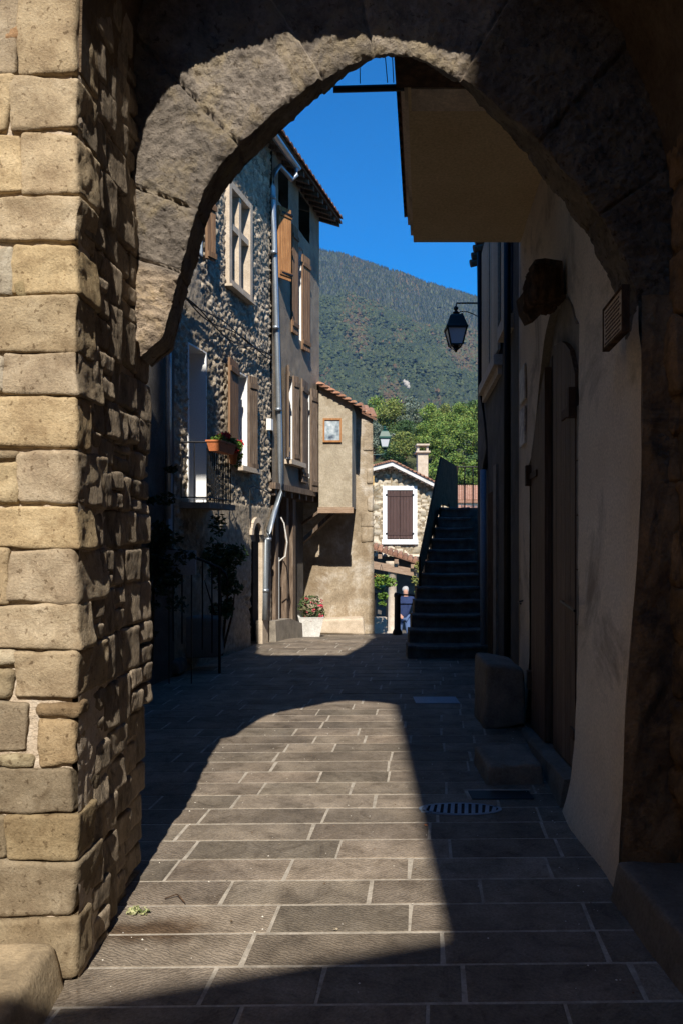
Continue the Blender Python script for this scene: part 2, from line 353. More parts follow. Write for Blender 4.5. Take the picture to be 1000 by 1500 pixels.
# ------------------------------------------------------------------ ground
def build_ground():
    mb = MB()
    xs = [-3000,-600,-100,-30,-12,-6,-3,-2,-1,0,1,2,3,6,12,30,100,600,3000]
    ys = [-200,-40,-10,-4,0,4,8,11.3,12.5,14.3,15.5,17,22,30,40,60,120,400,1300,3000]
    mb.grid(lambda x, y: (x, y, gz(x, y)-.03), xs, ys)
    tag(mb.build('ground', M['ground']), kind='structure')
    # joint bed and slabs of the paved alley
    mb = MB(); ys = [-.5+.25*i for i in range(72)]
    mb.grid(lambda x, y: (x, y, gz(x, y)+.0006+.0005*noise.noise((x*9, y*9, 0))), [-4.5+.3*i for i in range(27)], ys)
    jo = mb.build('mortar_joints', M['joint']); tag(jo, kind='structure')
    mb = MB(); rg = random.Random(3)
    row = .2355; d = 2.58-12*row; i = 0
    sk = -.03         # slight skew of the courses
    def P(x, y, z):
        yy = y+sk*x*-1.0*.6
        return Vector((x, yy, gz(x, yy)+z))
    while d < 16.8:
        x = -4.2+rg.uniform(0, .5)+.11*d
        g = .0065+.0015*rg.random(); 
        wj = rg.uniform(-.006, .006)
        while x < 3.0:
            wd = rg.choice([.38,.5,.55,.6,.66,.72,.8])*rg.uniform(.93,1.07)
            gx = .0085; a, b = x+gx, x+wd-gx; sh = .11*row
            ts = rg.uniform(.72, 1.22); tw = rg.uniform(.96, 1.0)
            c = (ts, ts*tw, 1.0 if rg.random() < .5 else 0.0)
            z0 = rg.uniform(.0002, .0022); tl = [rg.uniform(-.0012,.0012) for _ in range(4)]
            y0, y1 = d+g, d+row-g
            jt = [rg.uniform(-.004,.004) for _ in range(4)]
            o = [P(a+jt[0],y0,z0+tl[0]), P(b+jt[1],y0,z0+tl[1]), P(b+sh+jt[2],y1,z0+tl[2]), P(a+sh+jt[3],y1,z0+tl[3])]
            cen = sum(o, Vector())/4
            inn = [p+(cen-p).normalized()*.005+Vector((0,0,.0016)) for p in o]
            n = len(mb.v); mb.v += o+inn+[p-Vector((0,0,.02)) for p in o]
            for q in ((4,5,6,7),(0,1,5,4),(1,2,6,5),(2,3,7,6),(3,0,4,7),(8,9,1,0),(9,10,2,1),(10,11,3,2),(11,8,0,3)):
                mb.f.append(tuple(n+k for k in q)); mb.c.append(c)
            x += wd
        d += row; i += 1
    tag(mb.build('paving', M['paving']), kind='structure')
build_ground()

# ------------------------------------------------------------------ the stone gateway
D1, D2, D3 = 2.7, 3.4, 3.62
XL = -.935
def RWE(u, z):     # how far the rendered wall leans in or out of its plane
    return .10*(.35+.65*smooth((u-3.5)/.7))*(math.exp(-max(z,0)/.28))*(.4+.6*smooth((5.6-u)/1.5)) - .08*smooth((z-.5)/1.5)*smooth((4.5-u)/1.0)
def RWX(u, z): return RW.at(u, z, RWE(u, z)).x
def build_gate():
    T = thing('stone_gateway', (0, D1, 0), 'old stone gateway arch framing the alley, sunlit blocks on its left pier', 'gateway')
    # left pier, front blocks (pixel rectangles at depth D1)
    rows = [(-230,-75,[(-260,40),(42,121)]),(-75,105,[(-240,28),(31,119)]),(108,190,[(-200,14),(19,121)]),(193,283,[(-220,32),(36,122)]),(286,352,[(-250,-42),(-40,122)]),
        (355,433,[(-220,-24),(23,122)]),(434,514,[(-200,-52),(-50,120)]),(516,577,[(-240,-64),(12,122)]),(579,656,[(-200,-34),(-32,121)]),(658,740,[(-240,-20),(31,122)]),
        (742,803,[(-220,-42),(-40,121)]),(804,884,[(-240,12),(17,121)]),(886,951,[(-230,-44),(-40,123)]),(953,1025,[(-240,-34),(27,121)]),
        (1028,1104,[(-220,-34),(-32,40)]),(1126,1192,[(-230,-44),(-42,114)]),(1195,1261,[(-240,10),(14,122)]),(1263,1345,[(-200,-54),(-50,119)]),(1348,1430,[(-200,-34),(-32,121)])]
    mb = MB(); k = 0; rs = MB()
    for r_i, (y0, y1, bl) in enumerate(rows):
        for j, (x0, x1) in enumerate(bl):
            k += 1
            a = ray(x0, y1, D1); b = ray(x1, y0, D1)
            corner = x1 > 100
            sd = rnd.choice([.11,.13,.16]) if r_i % 2 else rnd.choice([.07,.09])
            if not corner: sd = .1
            c = ((a.x+b.x)/2, D1+sd, (a.z+b.z)/2)
            t = rnd.uniform(.82, 1.12); wa = rnd.uniform(-1, 1); tt = (t*(1+.03*wa), t, t*(1-.10*wa))
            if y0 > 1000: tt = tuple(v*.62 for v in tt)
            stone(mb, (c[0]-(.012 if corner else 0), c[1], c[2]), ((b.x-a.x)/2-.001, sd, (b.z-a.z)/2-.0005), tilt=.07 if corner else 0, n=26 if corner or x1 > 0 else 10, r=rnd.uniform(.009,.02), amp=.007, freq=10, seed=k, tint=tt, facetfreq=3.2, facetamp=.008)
    # small packing stones in the front
    for (x0,y0,x1,y1,tc) in [(-20,360,20,433,(.9,1.02,1.25)),(-20,675,28,740,(.95,.95,.9)),(-25,980,18,1026,(.7,.72,.72)),(50,1030,119,1052,(.55,.5,.45)),(53,1055,112,1124,(.8,.75,.68)),
            (-20,1105,50,1127,(.75,.8,.8)),(-20,660,28,673,(.6,.6,.6)),(-20,950,26,975,(1.1,1.2,1.35)),(-20,518,8,575,(.9,1,1.2)),(0,110,12,170,(1.3,1.4,1.5)),(2,10,50,60,(.8,.62,.5)),(20,406,42,436,(.7,.7,.6))]:
        k += 1; a = ray(x0,y1,D1); b = ray(x1,y0,D1)
        stone(mb, ((a.x+b.x)/2, D1+.06, (a.z+b.z)/2), ((b.x-a.x)/2-.002,.06,(b.z-a.z)/2-.002), n=12, r=.02, amp=.009, freq=16, seed=k, tint=tc)
    pier = mb.build('pier_blocks', M['block'], T, True)
    tag(pier, 'sunlit tan sandstone blocks of the left pier')
    # reveal stones
    y = -260
    while y < 1440:
        hpx = rnd.uniform(52, 92) if y < 1100 else rnd.uniform(60,120)
        z1 = ray(0, y, D1).z; z0 = ray(0, y+hpx, D1).z
        d = D1+rnd.choice([.05, .12, .17]); base_fl = smooth((1.15-z0)/1.1)*.035
        first = True
        while d < D3-.02:
            wd = rnd.uniform(.10,.24); d1 = min(d+wd, D3)
            if D3-d1 < .07: d1 = D3
            k += 1; pr = rnd.uniform(-.010, .008)
            zz0 = z0+rnd.uniform(-.012,.012); zz1 = z1+rnd.uniform(-.012,.012)
            if zz0 < 0: zz0 = -.02
            ts = [(zz0, zz1)]
            if rnd.random() < .33: zm = (zz0+zz1)/2+rnd.uniform(-.02,.02); ts = [(zz0,zm-.004),(zm+.004,zz1)]
            for (a_, b_) in ts:
                t = rnd.uniform(.78,1.22)
                xr = XL-.012+.030*(d-D1)/.9+pr - (.06*smooth((.9-a_)/.9))*smooth((d-D1-.1)/.6)
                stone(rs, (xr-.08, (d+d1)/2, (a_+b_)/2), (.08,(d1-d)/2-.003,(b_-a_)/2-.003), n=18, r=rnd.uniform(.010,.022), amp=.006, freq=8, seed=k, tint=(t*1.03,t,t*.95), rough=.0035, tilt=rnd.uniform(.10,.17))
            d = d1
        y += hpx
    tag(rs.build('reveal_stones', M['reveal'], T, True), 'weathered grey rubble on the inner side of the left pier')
    mb = MB()   # mortar bed behind the stones
    mb.grid(lambda x, z: (x, D1+.024+.012*noise.noise((x*9, z*9, 1))+.004*noise.noise((x*40, z*40, 1)), z), [-2.02+.012*i for i in range(88)], [-.02+.014*i for i in range(340)])
    mb.grid(lambda y_, z: (XL-.018+.006*noise.noise((y_*20, z*20, 1))-.04*smooth((.9-z)/.9)*smooth((y_-D1-.1)/.6), y_, z), [D1+.022+.03*i for i in range(30)], [-.02+.03*i for i in range(160)])
    mb.box(-4.2, XL-.085, D1+.05, D3, -.02, 6.4)
    mb.build('pier_core', M['mortar'], T)
    # arch ring at D2 : inner (front) edge traced
    inner = [(203,520),(216,508),(236,492),(245,462),(252,430),(261,399),(272,360),(286,312),(299,275),(320,243),(350,211),(392,174),(430,144),(470,112),(506,92),(540,78),(572,74),(600,79),(640,93),(690,122),(740,162),(795,210),(845,262),(885,315),(915,370),(936,430),(950,510),(953,620),(950,740),(946,860),(940,1000),(934,1150),(930,1310),(929,1330)]
    pts = [ray(x, y_, D2) for x, y_ in inner]
    # resample
    P = [np.array((p.x, p.z)) for p in pts]
    seg = [0]
    for a, b in zip(P, P[1:]): seg.append(seg[-1]+float(np.linalg.norm(b-a)))
    S = seg[-1]; nT = 800
    PX = np.interp(np.linspace(0,S,nT), seg, [p[0] for p in P]); PZ = np.interp(np.linspace(0,S,nT), seg, [p[1] for p in P])
    # smooth
    for _ in range(6):
        PX[1:-1] = (PX[:-2]+2*PX[1:-1]+PX[2:])/4; PZ[1:-1] = (PZ[:-2]+2*PZ[1:-1]+PZ[2:])/4
    tx = np.gradient(PX); tz = np.gradient(PZ)
    for _ in range(40):
        tx[1:-1] = (tx[:-2]+tx[1:-1]+tx[2:])/3; tz[1:-1] = (tz[:-2]+tz[1:-1]+tz[2:])/3
    ln = np.sqrt(tx*tx+tz*tz); nx = -tz/ln; nz = tx/ln        # outward normal (left/up)
    sarr = np.linspace(0,S,nT)
    def s_at(px_, py_):
        q = ray(px_, py_, D2); return sarr[int(np.argmin((PX-q.x)**2+(PZ-q.z)**2))]
    joints = [s_at(262,395), s_at(288,303), s_at(350,211), s_at(470,112), s_at(548,77), s_at(676,112), s_at(790,205), s_at(880,310), s_at(945,480)]
    s0 = joints[-1]
    while s0 < S: s0 += rnd.uniform(.3,.5); joints.append(s0)
    tints = [rnd.uniform(.85,1.12) for _ in range(len(joints)+1)]
    RO = 1.05; rr = [0, .004,.012,.025,.04,.055,.07]+[.07+ (.5-.07)*i/40 for i in range(1, 41)]+[.5+.055*i for i in range(1,11)]
    mb = MB()
    def ringpos(i, r):
        x = PX[i]+nx[i]*r; z = PZ[i]+nz[i]*r
        s_ = sarr[i]
        w_ = Vector((x, D2, z)); j = min(abs(s_-q) for q in joints)
        f = noise.fractal(w_*9, .8, 2.1, 5)*.012 + noise.fractal(w_*40+Vector((9,4,1)), .6, 2.2, 3)*.011
        jj = j+.006*noise.noise(w_*9)
        gr = -.018*math.exp(-(jj/.007)**2)
        if r > .6: gr -= .0
        edge = -.018*math.exp(-r/.02)-.0*r
        kk = sum(1 for q in joints if q < s_)
        f += ((kk*37) % 7-3)*.005
        y_ = D2-(f+gr+edge)-.0
        if s_ < joints[0]: y_ -= .02*smooth((r)/.1)
        x = max(XL-.06, min(1.62, x))
        return Vector((x, y_, z))
    base = 0; nr = len(rr)
    for i in range(nT):
        for r in rr: mb.v.append(ringpos(i, r))
    for i in range(nT-1):
        kk = sum(1 for q in joints if q < sarr[i]); t = tints[kk]
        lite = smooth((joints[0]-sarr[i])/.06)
        shade_k = smooth((sarr[i]-joints[5]+.05)/.1)*.35; t *= 1-shade_k  # right-hand voussoirs darkened and browned: shade put into the stone colour
        cc = (t+lite*.55, t*(1-.25*shade_k)+lite*.42, t*(1-.6*shade_k)+lite*.25)
        for j in range(nr-1):
            w_ = mb.v[i*nr+j]; jd = min(abs(sarr[i]-q+.006*noise.noise(w_*9)) for q in joints)
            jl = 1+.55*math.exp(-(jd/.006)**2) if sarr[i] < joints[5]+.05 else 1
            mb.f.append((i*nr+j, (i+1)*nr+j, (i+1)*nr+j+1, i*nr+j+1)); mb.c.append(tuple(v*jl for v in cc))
    # intrados
    n0 = len(mb.v); dep = [0,.03,.07,.11,.15,.19,D3-D2]
    for i in range(nT):
        p0 = ringpos(i, 0)
        for q, dd in enumerate(dep):
            w_ = Vector((p0.x, p0.y+dd, p0.z)); f = noise.fractal(w_*13, .9, 2.1, 4)*.010*(1 if q else 0)
            j = min(abs(sarr[i]-q_) for q_ in joints); f += -.012*math.exp(-(j/.008)**2)*(1 if q else 0)
            mb.v.append(Vector((p0.x+nx[i]*(-f), w_.y, p0.z+nz[i]*(-f)+.14*math.exp(-((p0.x-.36)/.52)**2)*dd/(D3-D2)*(p0.z > 3))))
    nd = len(dep)
    for i in range(nT-1):
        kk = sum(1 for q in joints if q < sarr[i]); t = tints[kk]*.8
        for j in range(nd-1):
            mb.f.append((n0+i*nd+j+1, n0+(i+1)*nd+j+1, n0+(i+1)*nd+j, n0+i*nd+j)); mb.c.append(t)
    # back face of the ring
    for i in range(nT-1):
        up_ = lambda q: PZ[q]+.14*math.exp(-((PX[q]-.36)/.52)**2)*(PZ[q] > 3)
        a = Vector((PX[i], D3, up_(i))); b = Vector((PX[i+1], D3, up_(i+1)))
        c_ = b+Vector((nx[i+1],0,nz[i+1]))*.6; d_ = a+Vector((nx[i],0,nz[i]))*.6
        mb.quad(a, b, c_, d_, .8)
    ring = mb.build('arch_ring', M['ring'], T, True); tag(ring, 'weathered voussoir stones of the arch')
    # passage: outer arch (front edge profile) and vault between D1 and D2
    prof = [(-.945,3.30),(-.94,3.6),(-.925,3.90),(-.86,4.15),(-.76,4.28),(-.63,4.36),(-.376,4.46),(-.157,4.51),(.14,4.53),(.56,4.44),(.9,4.28),(1.2,4.0),(1.42,3.6),(1.5,3.2)]
    for _ in range(3):      # corner cutting gives a smooth curve
        q_ = [prof[0]]
        for a, b in zip(prof, prof[1:]): q_ += [(lerp(a[0],b[0],.25), lerp(a[1],b[1],.25)), (lerp(a[0],b[0],.75), lerp(a[1],b[1],.75))]
        prof = q_+[prof[-1]]
    prof = [(x+.0, z+.006*noise.noise((x*9, z*9, 0))) for x, z in prof]
    mb = MB()
    top_pts = [(-4.2,7.4),(-1.39,7.4),(-1.35,8.45),(-1.17,8.45),(-1.03,6.5),(.14,6.45),(.47,7.45),(.78,9.2),(.95,14.7),(5.2,14.7),(5.2,0)]  # unseen top line, stepped and raised to cast the alley's shadow edges
    poly = [(-4.2,3.0),(XL-.02,3.0)]+prof+[(1.52,0),(5.2,0)]
    # front and back skins as quads between opening profile and top line
    def topz(x): return interp(x, [p[0] for p in top_pts[:10]], [p[1] for p in top_pts[:10]])
    xs = sorted(set([-4.2, -3, -1.39, -1.35, -1.17, -1.03, XL-.02]+[p[0] for p in prof]+[.14,.47,.78,.95,1.52,2.2,3.4,5.2]))
    def lowz(x):
        if x < XL-.02: return 3.0+ (0 if x > -2 else 0)
        if x >= 1.515: return -.02
        return interp(x, [p[0] for p in prof]+[1.51], [p[1] for p in prof]+[3.2])
    for a, b in zip(xs, xs[1:]):
        la, lb = lowz(a), lowz(b)
        if b <= XL-.0199: la = lb = 4.7
        if a >= 1.519: la = lb = -.02
        p = [(a,D1+.03,la),(b,D1+.03,lb),(b,D3,lb),(a,D3,la),(a,D1+.03,topz(a)),(b,D1+.03,topz(b)),(b,D3,topz(b)),(a,D3,topz(a))]
        if a >= XL-.03 and b <= 1.53:      # leave room for ring: soffit front half only
            p = [(a,D1+.03,la),(b,D1+.03,lb),(b,D2+.02,lb),(a,D2+.02,la),(a,D1+.03,topz(a)),(b,D1+.03,topz(b)),(b,D2+.02,topz(b)),(a,D2+.02,topz(a))]
        mb.hexa(p)
    mb.box(XL-.02, 1.62, D2+.02, D3-.01, 4.35, 6.4)
    mb.build('upper_wall', M['gatewall'], T)
    mb = MB(); mb.box(-1.95,-1.8,2.8,3.3,7.39,8.95); mb.box(-2.05,-1.5,2.75,3.35,8.951,9.8); mb.build('shadow_slab', M['gatewall'], T)  # unseen slab on a post, added to throw a shadow band on the facade
    mb = MB()
    def jx(z): return RWX(3.386, z)
    zs_ = [-.03+.06*i for i in range(46)]
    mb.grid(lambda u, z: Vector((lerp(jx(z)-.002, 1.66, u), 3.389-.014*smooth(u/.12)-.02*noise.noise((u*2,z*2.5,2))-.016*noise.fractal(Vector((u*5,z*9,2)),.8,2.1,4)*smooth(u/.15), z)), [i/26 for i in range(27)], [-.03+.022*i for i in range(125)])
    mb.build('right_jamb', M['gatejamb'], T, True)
    # right reveal, rough dark stones
    mb = MB(); zz = -.02
    while zz < 4.2:
        h = rnd.uniform(.16,.34); d = D1-.6
        while d < D2-.01:
            wd = rnd.uniform(.2,.45); d1 = min(d+wd, D2+.03); k += 1
            t = rnd.uniform(.55,1.3); pr = rnd.uniform(-.02,.03)
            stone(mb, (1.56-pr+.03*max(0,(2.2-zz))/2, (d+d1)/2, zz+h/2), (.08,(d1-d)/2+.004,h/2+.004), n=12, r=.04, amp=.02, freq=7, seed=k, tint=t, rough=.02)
            d = d1
        zz += h
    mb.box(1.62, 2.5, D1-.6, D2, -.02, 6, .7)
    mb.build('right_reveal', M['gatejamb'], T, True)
    # right jamb strip
    return T
G = build_gate()
# kerb stone at the foot of the left pier, front left
def build_kerbs():
    T = thing('kerb_stone', (-1.3, 2.4, 0), 'smooth stone kerb block at the foot of the sunlit left pier', 'kerb')
    mb = MB()
    a = ray(-60,1392,2.66); 
    # quarter block whose top is seen, running towards the camera
    top = .155
    stone(mb, (-1.62, 2.25, top/2-.02), (.62, .45, top/2+.02), n=22, r=.03, amp=.006, freq=5, seed=4, tint=(1.35,1.2,.95))
    mb.build('block', M['greystone'], T, True)
    T = thing('kerb_stone', (1.5, 2.4, 0), 'low dark stone ledge along the right side of the gate passage', 'kerb')
    for i, (d0, d1) in enumerate(((1.6,2.42),(2.43,3.35))):
        mb = MB(); stone(mb, (1.62-.1+.12*(d0+d1-5)/2*1.0, (d0+d1)/2, .07), (.36, (d1-d0)/2, .10), n=16, r=.02, amp=.008, freq=5, seed=40+i, tint=.6)
        mb.build('block', M['greystone'], T, True)
build_kerbs()

# ------------------------------------------------------------------ houses behind the camera (they shade the near ground) and added bounce blocks
def build_behind():
    T = thing('opposite_house', (-3, -4, 0), 'house across the street behind the viewer, low ridge', 'house')
    mb = MB(); zr = (2.68+4)*math.tan(R(SUN_EL))
    mb.box(-9, .27, -9, -4.01, -.02, zr-.4); mb.build('wall', M['plaster_s'], T)
    zA = (2.60+4)*math.tan(R(SUN_EL)); zB = (2.93+4)*math.tan(R(SUN_EL))
    mb = MB(); sl = (zB-zA)/1.05; zf = lambda x: zA+sl*(x+.75)
    mb.prism([(-9.2,-4,zr-.45 if 0 else 5.0),(.6,-4,5.0),(.6,-4,zf(.6)),(-1.6,-4,zf(-1.6)),(-9.2,-4,zf(-1.6))], (0,-5,0)); mb.build('roof', M['darktile'], T)
    for (x0, x1, d1_, h_, lb) in ((-9, -2.5, 2.6, 7.5, 'added unseen block left of the street, screening sky and bouncing warm light'), (1.85, 9, 2.0, 12, 'added unseen block right of the street, screening sky and bouncing warm light')):  # unseen side blocks added to screen blue sky and bounce warm light
        T = thing('bounce_block', ((x0+x1)/2, 0, 0), lb, 'house'); mb = MB(); xo = (x0, x0, x1, x1) if x0 > 0 else (x0, x0, -1.95, -3.3); mb.prism([(xo[0],-3.9,-.02),(xo[1],d1_,-.02),(xo[2],d1_,-.02),(xo[3],-3.9,-.02)], (0,0,h_)); mb.build('wall', M['plaster_s'], T)
        mb = MB(); mb.box(x0-.1, x1+(.1 if x0 > 0 else -.6), -3.95, d1_+.02, h_+.001, h_+.2); mb.build('roof', M['darktile'], T)
    T = thing('opposite_house', (4, -4, 0), 'taller house across the street behind the viewer', 'house')
    mb = MB(); mb.prism([(.285,-4,-.02),(12,-4,-.02),(12,-4,15),(.893,-4,15)], (0,-5,0)); mb.build('wall', M['plaster_s'], T)
    mb = MB(); mb.box(.9, 12.2, -9.7, -4.0, 15.001, 15.3); mb.build('roof', M['darktile'], T)
build_behind()
EDGE_SHIFT = 0

# ------------------------------------------------------------------ window and shutter kit
def planks(mb, W, d0, d1, z0, z1, e, th=.03, n=4, swing=0, hinge='far', strap=True, zt=None, tv=.15, straps=None):
    """boarded shutter in wall plane W between depths d0..d1; swing tilts it off the wall (metres at the free edge)"""
    for i in range(n):
        a = lerp(d0,d1,i/n)+.004; b = lerp(d0,d1,(i+1)/n)-.004
        def eo(d): 
            t = (d-d0)/(d1-d0); t = (1-t) if hinge == 'far' else t
            return e+swing*t
        t = rnd.uniform(1-tv, 1+tv); z1_ = z1 if zt is None else None
        za = z1 if zt is None else zt(a); zb = z1 if zt is None else zt(b)
        z0a = z0(a) if callable(z0) else z0; z0b = z0(b) if callable(z0) else z0
        p = [W.at(a,z0a,eo(a)), W.at(b,z0b,eo(b)), W.at(b,z0b,eo(b)+th), W.at(a,z0a,eo(a)+th), W.at(a,za,eo(a)), W.at(b,zb,eo(b)), W.at(b,zb,eo(b)+th), W.at(a,za,eo(a)+th)]
        mb.hexa(p, t)
def shutter(W, parent, d0, d1, z0, z1, e, mat='oldwood', n=4, swing=0, hinge='far', battens=True, bmat=None):
    mb = MB(); planks(mb, W, d0, d1, z0, z1, e, n=n, swing=swing, hinge=hinge)
    def eo(d):
        t = (d-d0)/(d1-d0); t = (1-t) if hinge == 'far' else t
        return e+swing*t
    for zf in ((.08, .9) if battens else ()):
        zc = lerp(z0, z1, zf); a, b = d0+.005, d1-.005
        p = [W.at(a,zc-.035,eo(a)+.03), W.at(b,zc-.035,eo(b)+.03), W.at(b,zc-.035,eo(b)+.05), W.at(a,zc-.035,eo(a)+.05),
             W.at(a,zc+.035,eo(a)+.03), W.at(b,zc+.035,eo(b)+.03), W.at(b,zc+.035,eo(b)+.05), W.at(a,zc+.035,eo(a)+.05)]
        mb.hexa(p, .75)
    o = mb.build('shutter', M[mat], parent)
    if bmat:
        pass
    return o
def opening(W, T, d0, d1, z0, z1, depth=.3, jamb='white', back='dark', name='window'):
    """lined opening: jambs, head, sill board and a dark back"""
    mb = MB(); t = .02
    W.box(mb, d1-.001, d1+t, z0-t, z1+t, -depth, .004)
    W.box(mb, d0-t, d0+.001, z0-t, z1+t, -depth, .004)
    W.box(mb, d0+.001, d1-.001, z1, z1+t, -depth, .004)
    W.box(mb, d0+.001, d1-.001, z0-t, z0, -depth, .004)
    o = mb.build(name, M[jamb], T)
    m2 = MB(); W.box(m2, d0, d1, z0, z1, -depth+.01, -depth+.03); m2.build('pane', M[back], o)
    # casement bars
    m3 = MB(); dm = (d0+d1)/2
    W.box(m3, dm-.015, dm+.015, z0, z1, -depth+.031, -depth+.055)
    W.box(m3, d0, d1, (z0+z1)/2-.012, (z0+z1)/2+.012, -depth+.031, -depth+.05)
    m3.build('casement', M['oldwood'], o)
    return o

def lines(a, b, step, extra):
    n = max(2, int((b-a)/step)); L_ = [a+(b-a)*i/n for i in range(n+1)]
    for x in extra:
        if a < x < b: L_.append(x)
    L_ = sorted(set(round(x, 5) for x in L_)); r_ = [L_[0]]
    for x in L_[1:]:
        if x-r_[-1] > 1e-4: r_.append(x)
    return r_
# ------------------------------------------------------------------ left old house
def build_left_house():
    T = thing('old_stone_house', LF.at(11, 0), 'tall old rubble house with zinc downpipe and wooden shutters left of the alley', 'house')
    W = LF; dA, dB, dC = W.d(252), W.d(397), W.d(466)
    ztop = 7.95; zj = W.z(440, 716)
    holes = []
    def H(px0, px1, yt, yb, ref): 
        d0, d1 = W.d(px0), W.d(px1); z1 = W.z(ref, yt); z0 = W.z(ref, yb); holes.append((d0,d1,z0,z1)); return d0,d1,z0,z1
    wb = H(277,302,517,737,300); w1 = H(345,362,551,683,358); wm = H(335,362,292,422,350); wu = H(272,296,290,368,290)
    w2 = H(416,428,553,674,426); w3 = H(446,453,572,700,450); wa = H(436,442,365,500,440)
    t1 = H(406,421,256,308,416); t2 = H(436,452,294,350,446); dr = H(368,380,772,960,376)
    def inh(u, v): return any(a < u < b and c < v < e for a,b,c,e in holes)
    # rubble stretch
    mb = MB(); us = lines(dA, dB, .018, [h[0] for h in holes]+[h[1] for h in holes]); vs = lines(-.1, ztop, .019, [h[2] for h in holes]+[h[3] for h in holes])
    cache = {}
    def hgt(u, v):
        k = (u, v)
        if k in cache: return cache[k]
        wv = Vector((u*1.03, v*1.15, 0)); wv2 = wv+Vector((noise.noise(wv*5), noise.noise(wv*5+Vector((7,7,7))), 0))*.05
        dist, pts = noise.voronoi(wv2*9.5)
        e = dist[1]-dist[0]; cell = pts[0]
        hsh = (math.sin(cell[0]*12.9898+cell[1]*78.233+cell[2]*3.7)*43758.5453) % 1
        f = smooth(e/.3)*.023*(.3+1.0*hsh)+noise.fractal(wv*18, .8, 2.1, 3)*.02+noise.noise(Vector((u*28,v*28,0)))*.006
        # lower part is partly plastered
        pl = smooth((noise.noise(Vector((u*.9, v*.9, 3)))-.2+.5*(v < 2.1))*3.5)
        f = lerp(f, .03+noise.fractal(wv*9,.9,2.1,3)*.006, pl*.8)
        cache[k] = (f, hsh, e, pl); return cache[k]
    def P(u, v): return W.at(u, v, hgt(u, v)[0]-.02)
    def cf(u, v):
        f, h_, e, pl = hgt(round(u,4), round(v,4)); t = .6+.95*h_
        if e < .07: t = 1.25
        t = lerp(t, 1.0, pl); return (t*1.02, t, t*.97)
    mb.grid(P, us, vs, keep=lambda u, v: not inh(u, v), colf=cf)
    mb.build('rubble_wall', M['rubble'], T, True)
    # plaster stretch above the jetty
    mb = MB(); us = lines(dB, dC, .05, [h[0] for h in holes]+[h[1] for h in holes]); vs = lines(zj, ztop, .05, [h[2] for h in holes]+[h[3] for h in holes])
    mb.grid(lambda u, v: W.at(u, v, .02+.007*noise.noise((u*5,v*5,0))), us, vs, keep=lambda u, v: not inh(u, v))
    # end wall, thickness
    a = W.at(dC, zj, .02); b = a-W.n()*.5+Vector((0,0,0)); 
    mb.prism([W.at(dC,zj,.02), W.at(dC,zj,-4), W.at(dC,8.6,-2.0), W.at(dC,ztop,.02)], (.001*W.b,.03,0))
    mb.build('plaster_wall', M['plaster_l'], T, True)
    # body behind
    mb = MB()
    W.box(mb, dA, dC-.02, -.2, ztop, -4, -.42); 
    mb.build('house_body', M['dark'], T)
    # recessed ground floor under the jetty
    mb = MB(); W.box(mb, dB, dC, -.4, zj+.02, -.40, -.28); mb.build('lower_wall', M['plaster_d'], T)
    mb = MB(); W.box(mb, dB-.02, dC+.05, zj-.10, zj-.001, -.3, .08)
    for i in range(7):
        dd = lerp(dB+.1, dC-.1, i/6); W.box(mb, dd-.04, dd+.04, zj-.2, zj-.101, -.3, .05)
    mb.build('jetty_beam', M['oldwood'], T)
    mb = MB(); W.box(mb, W.d(404), W.d(408), -.1, zj-.2, -.1, .0); W.box(mb, W.d(427), W.d(430), -.2, zj-.2, -.2, -.08); W.box(mb, W.d(436), W.d(440), -.2, zj-.2, -.2,-.08)
    mb.build('post', M['oldwood'], T)
    # red brown door and white pipe in the recess
    mb = MB(); planks(mb, W, W.d(413), W.d(424), .05, 1.75, -.25, n=4); d = mb.build('door', M['redwood'], T)
    mb = MB(); p = W.at(W.d(411), 0, -.04); mb.tube([p+Vector((0,0,.1)), p+Vector((0,0,1.3))], .022, 8); mb.build('drain_pipe', M['white'], T)
    mb = MB(); q = W.pt(409, 822, .05); mb.tube([q+Vector((.0,0,-.0)), q+Vector((.10,0,.08)), q+Vector((.13,0,.3)), q+Vector((.08,0,.62)), q+Vector((.03,0,.72))], .012, 6); mb.build('hose', M['whitew'], T)
    # door in arch with pale pilasters
    mb = MB(); W.box(mb, dr[0], dr[1], -.1, dr[3], -.25, -.2); mb.build('door', M['doorwood'], T)
    mb = MB(); 
    for (pa, pb) in ((380,388),):
        W.box(mb, W.d(pa), W.d(pb), -.05, 1.55, -.01, .05)
    # arch head
    c_d = (dr[0]+dr[1])/2; hw = (dr[1]-dr[0])/2
    for i in range(9):
        a0 = math.pi*i/9; a1 = math.pi*(i+.93)/9
        pp = [W.at(c_d-hw*math.cos(a)*r_, dr[3]-.12+hw*1.1*math.sin(a)*r_, 0) for a, r_ in ((a0,1),(a1,1),(a1,1.45),(a0,1.45))]
        mb.prism(pp, W.n()*.05)
    mb.build('door_surround', M['palestone'], T)
    mb = MB(); W.box(mb, dr[0]-.02, dr[1]+.02, dr[3]-.22, dr[3]+.1, -.12, -.06); mb.build('door_head', M['greystone'], T)
    # stone plinth
    mb = MB(); a, b = W.d(389), W.d(436)
    c = (W.at(a,0,.1)+W.at(b,0,.1))/2; 
    pl = [W.at(a+.1,-.2,.14), W.at(b,-.3,.10), W.at(b,.10,.08), W.at(lerp(a,b,.55),.26,.10), W.at(a+.1,.30,.12)]
    mb.prism(pl, -W.n()*.35)
    mb.build('plinth_stone', M['greystone'], T)
    # windows
    o = opening(W, T, *w1); shutter(W, o, W.d(333,.05), W.d(345)-.01, w1[2]-.03, w1[3]+.1, .02, 'brownwood', 3, .04, 'far'); shutter(W, o, W.d(364,.04), W.d(378,.12), w1[2]-.1, w1[3]+.02, .03, 'oldwood', 4, .06, 'near')
    m = MB(); W.box(m, w1[0]-.03, w1[1]+.22, w1[2]-.09, w1[2]-.02, -.1, .12); m.build('sill', M['palestone'], o)
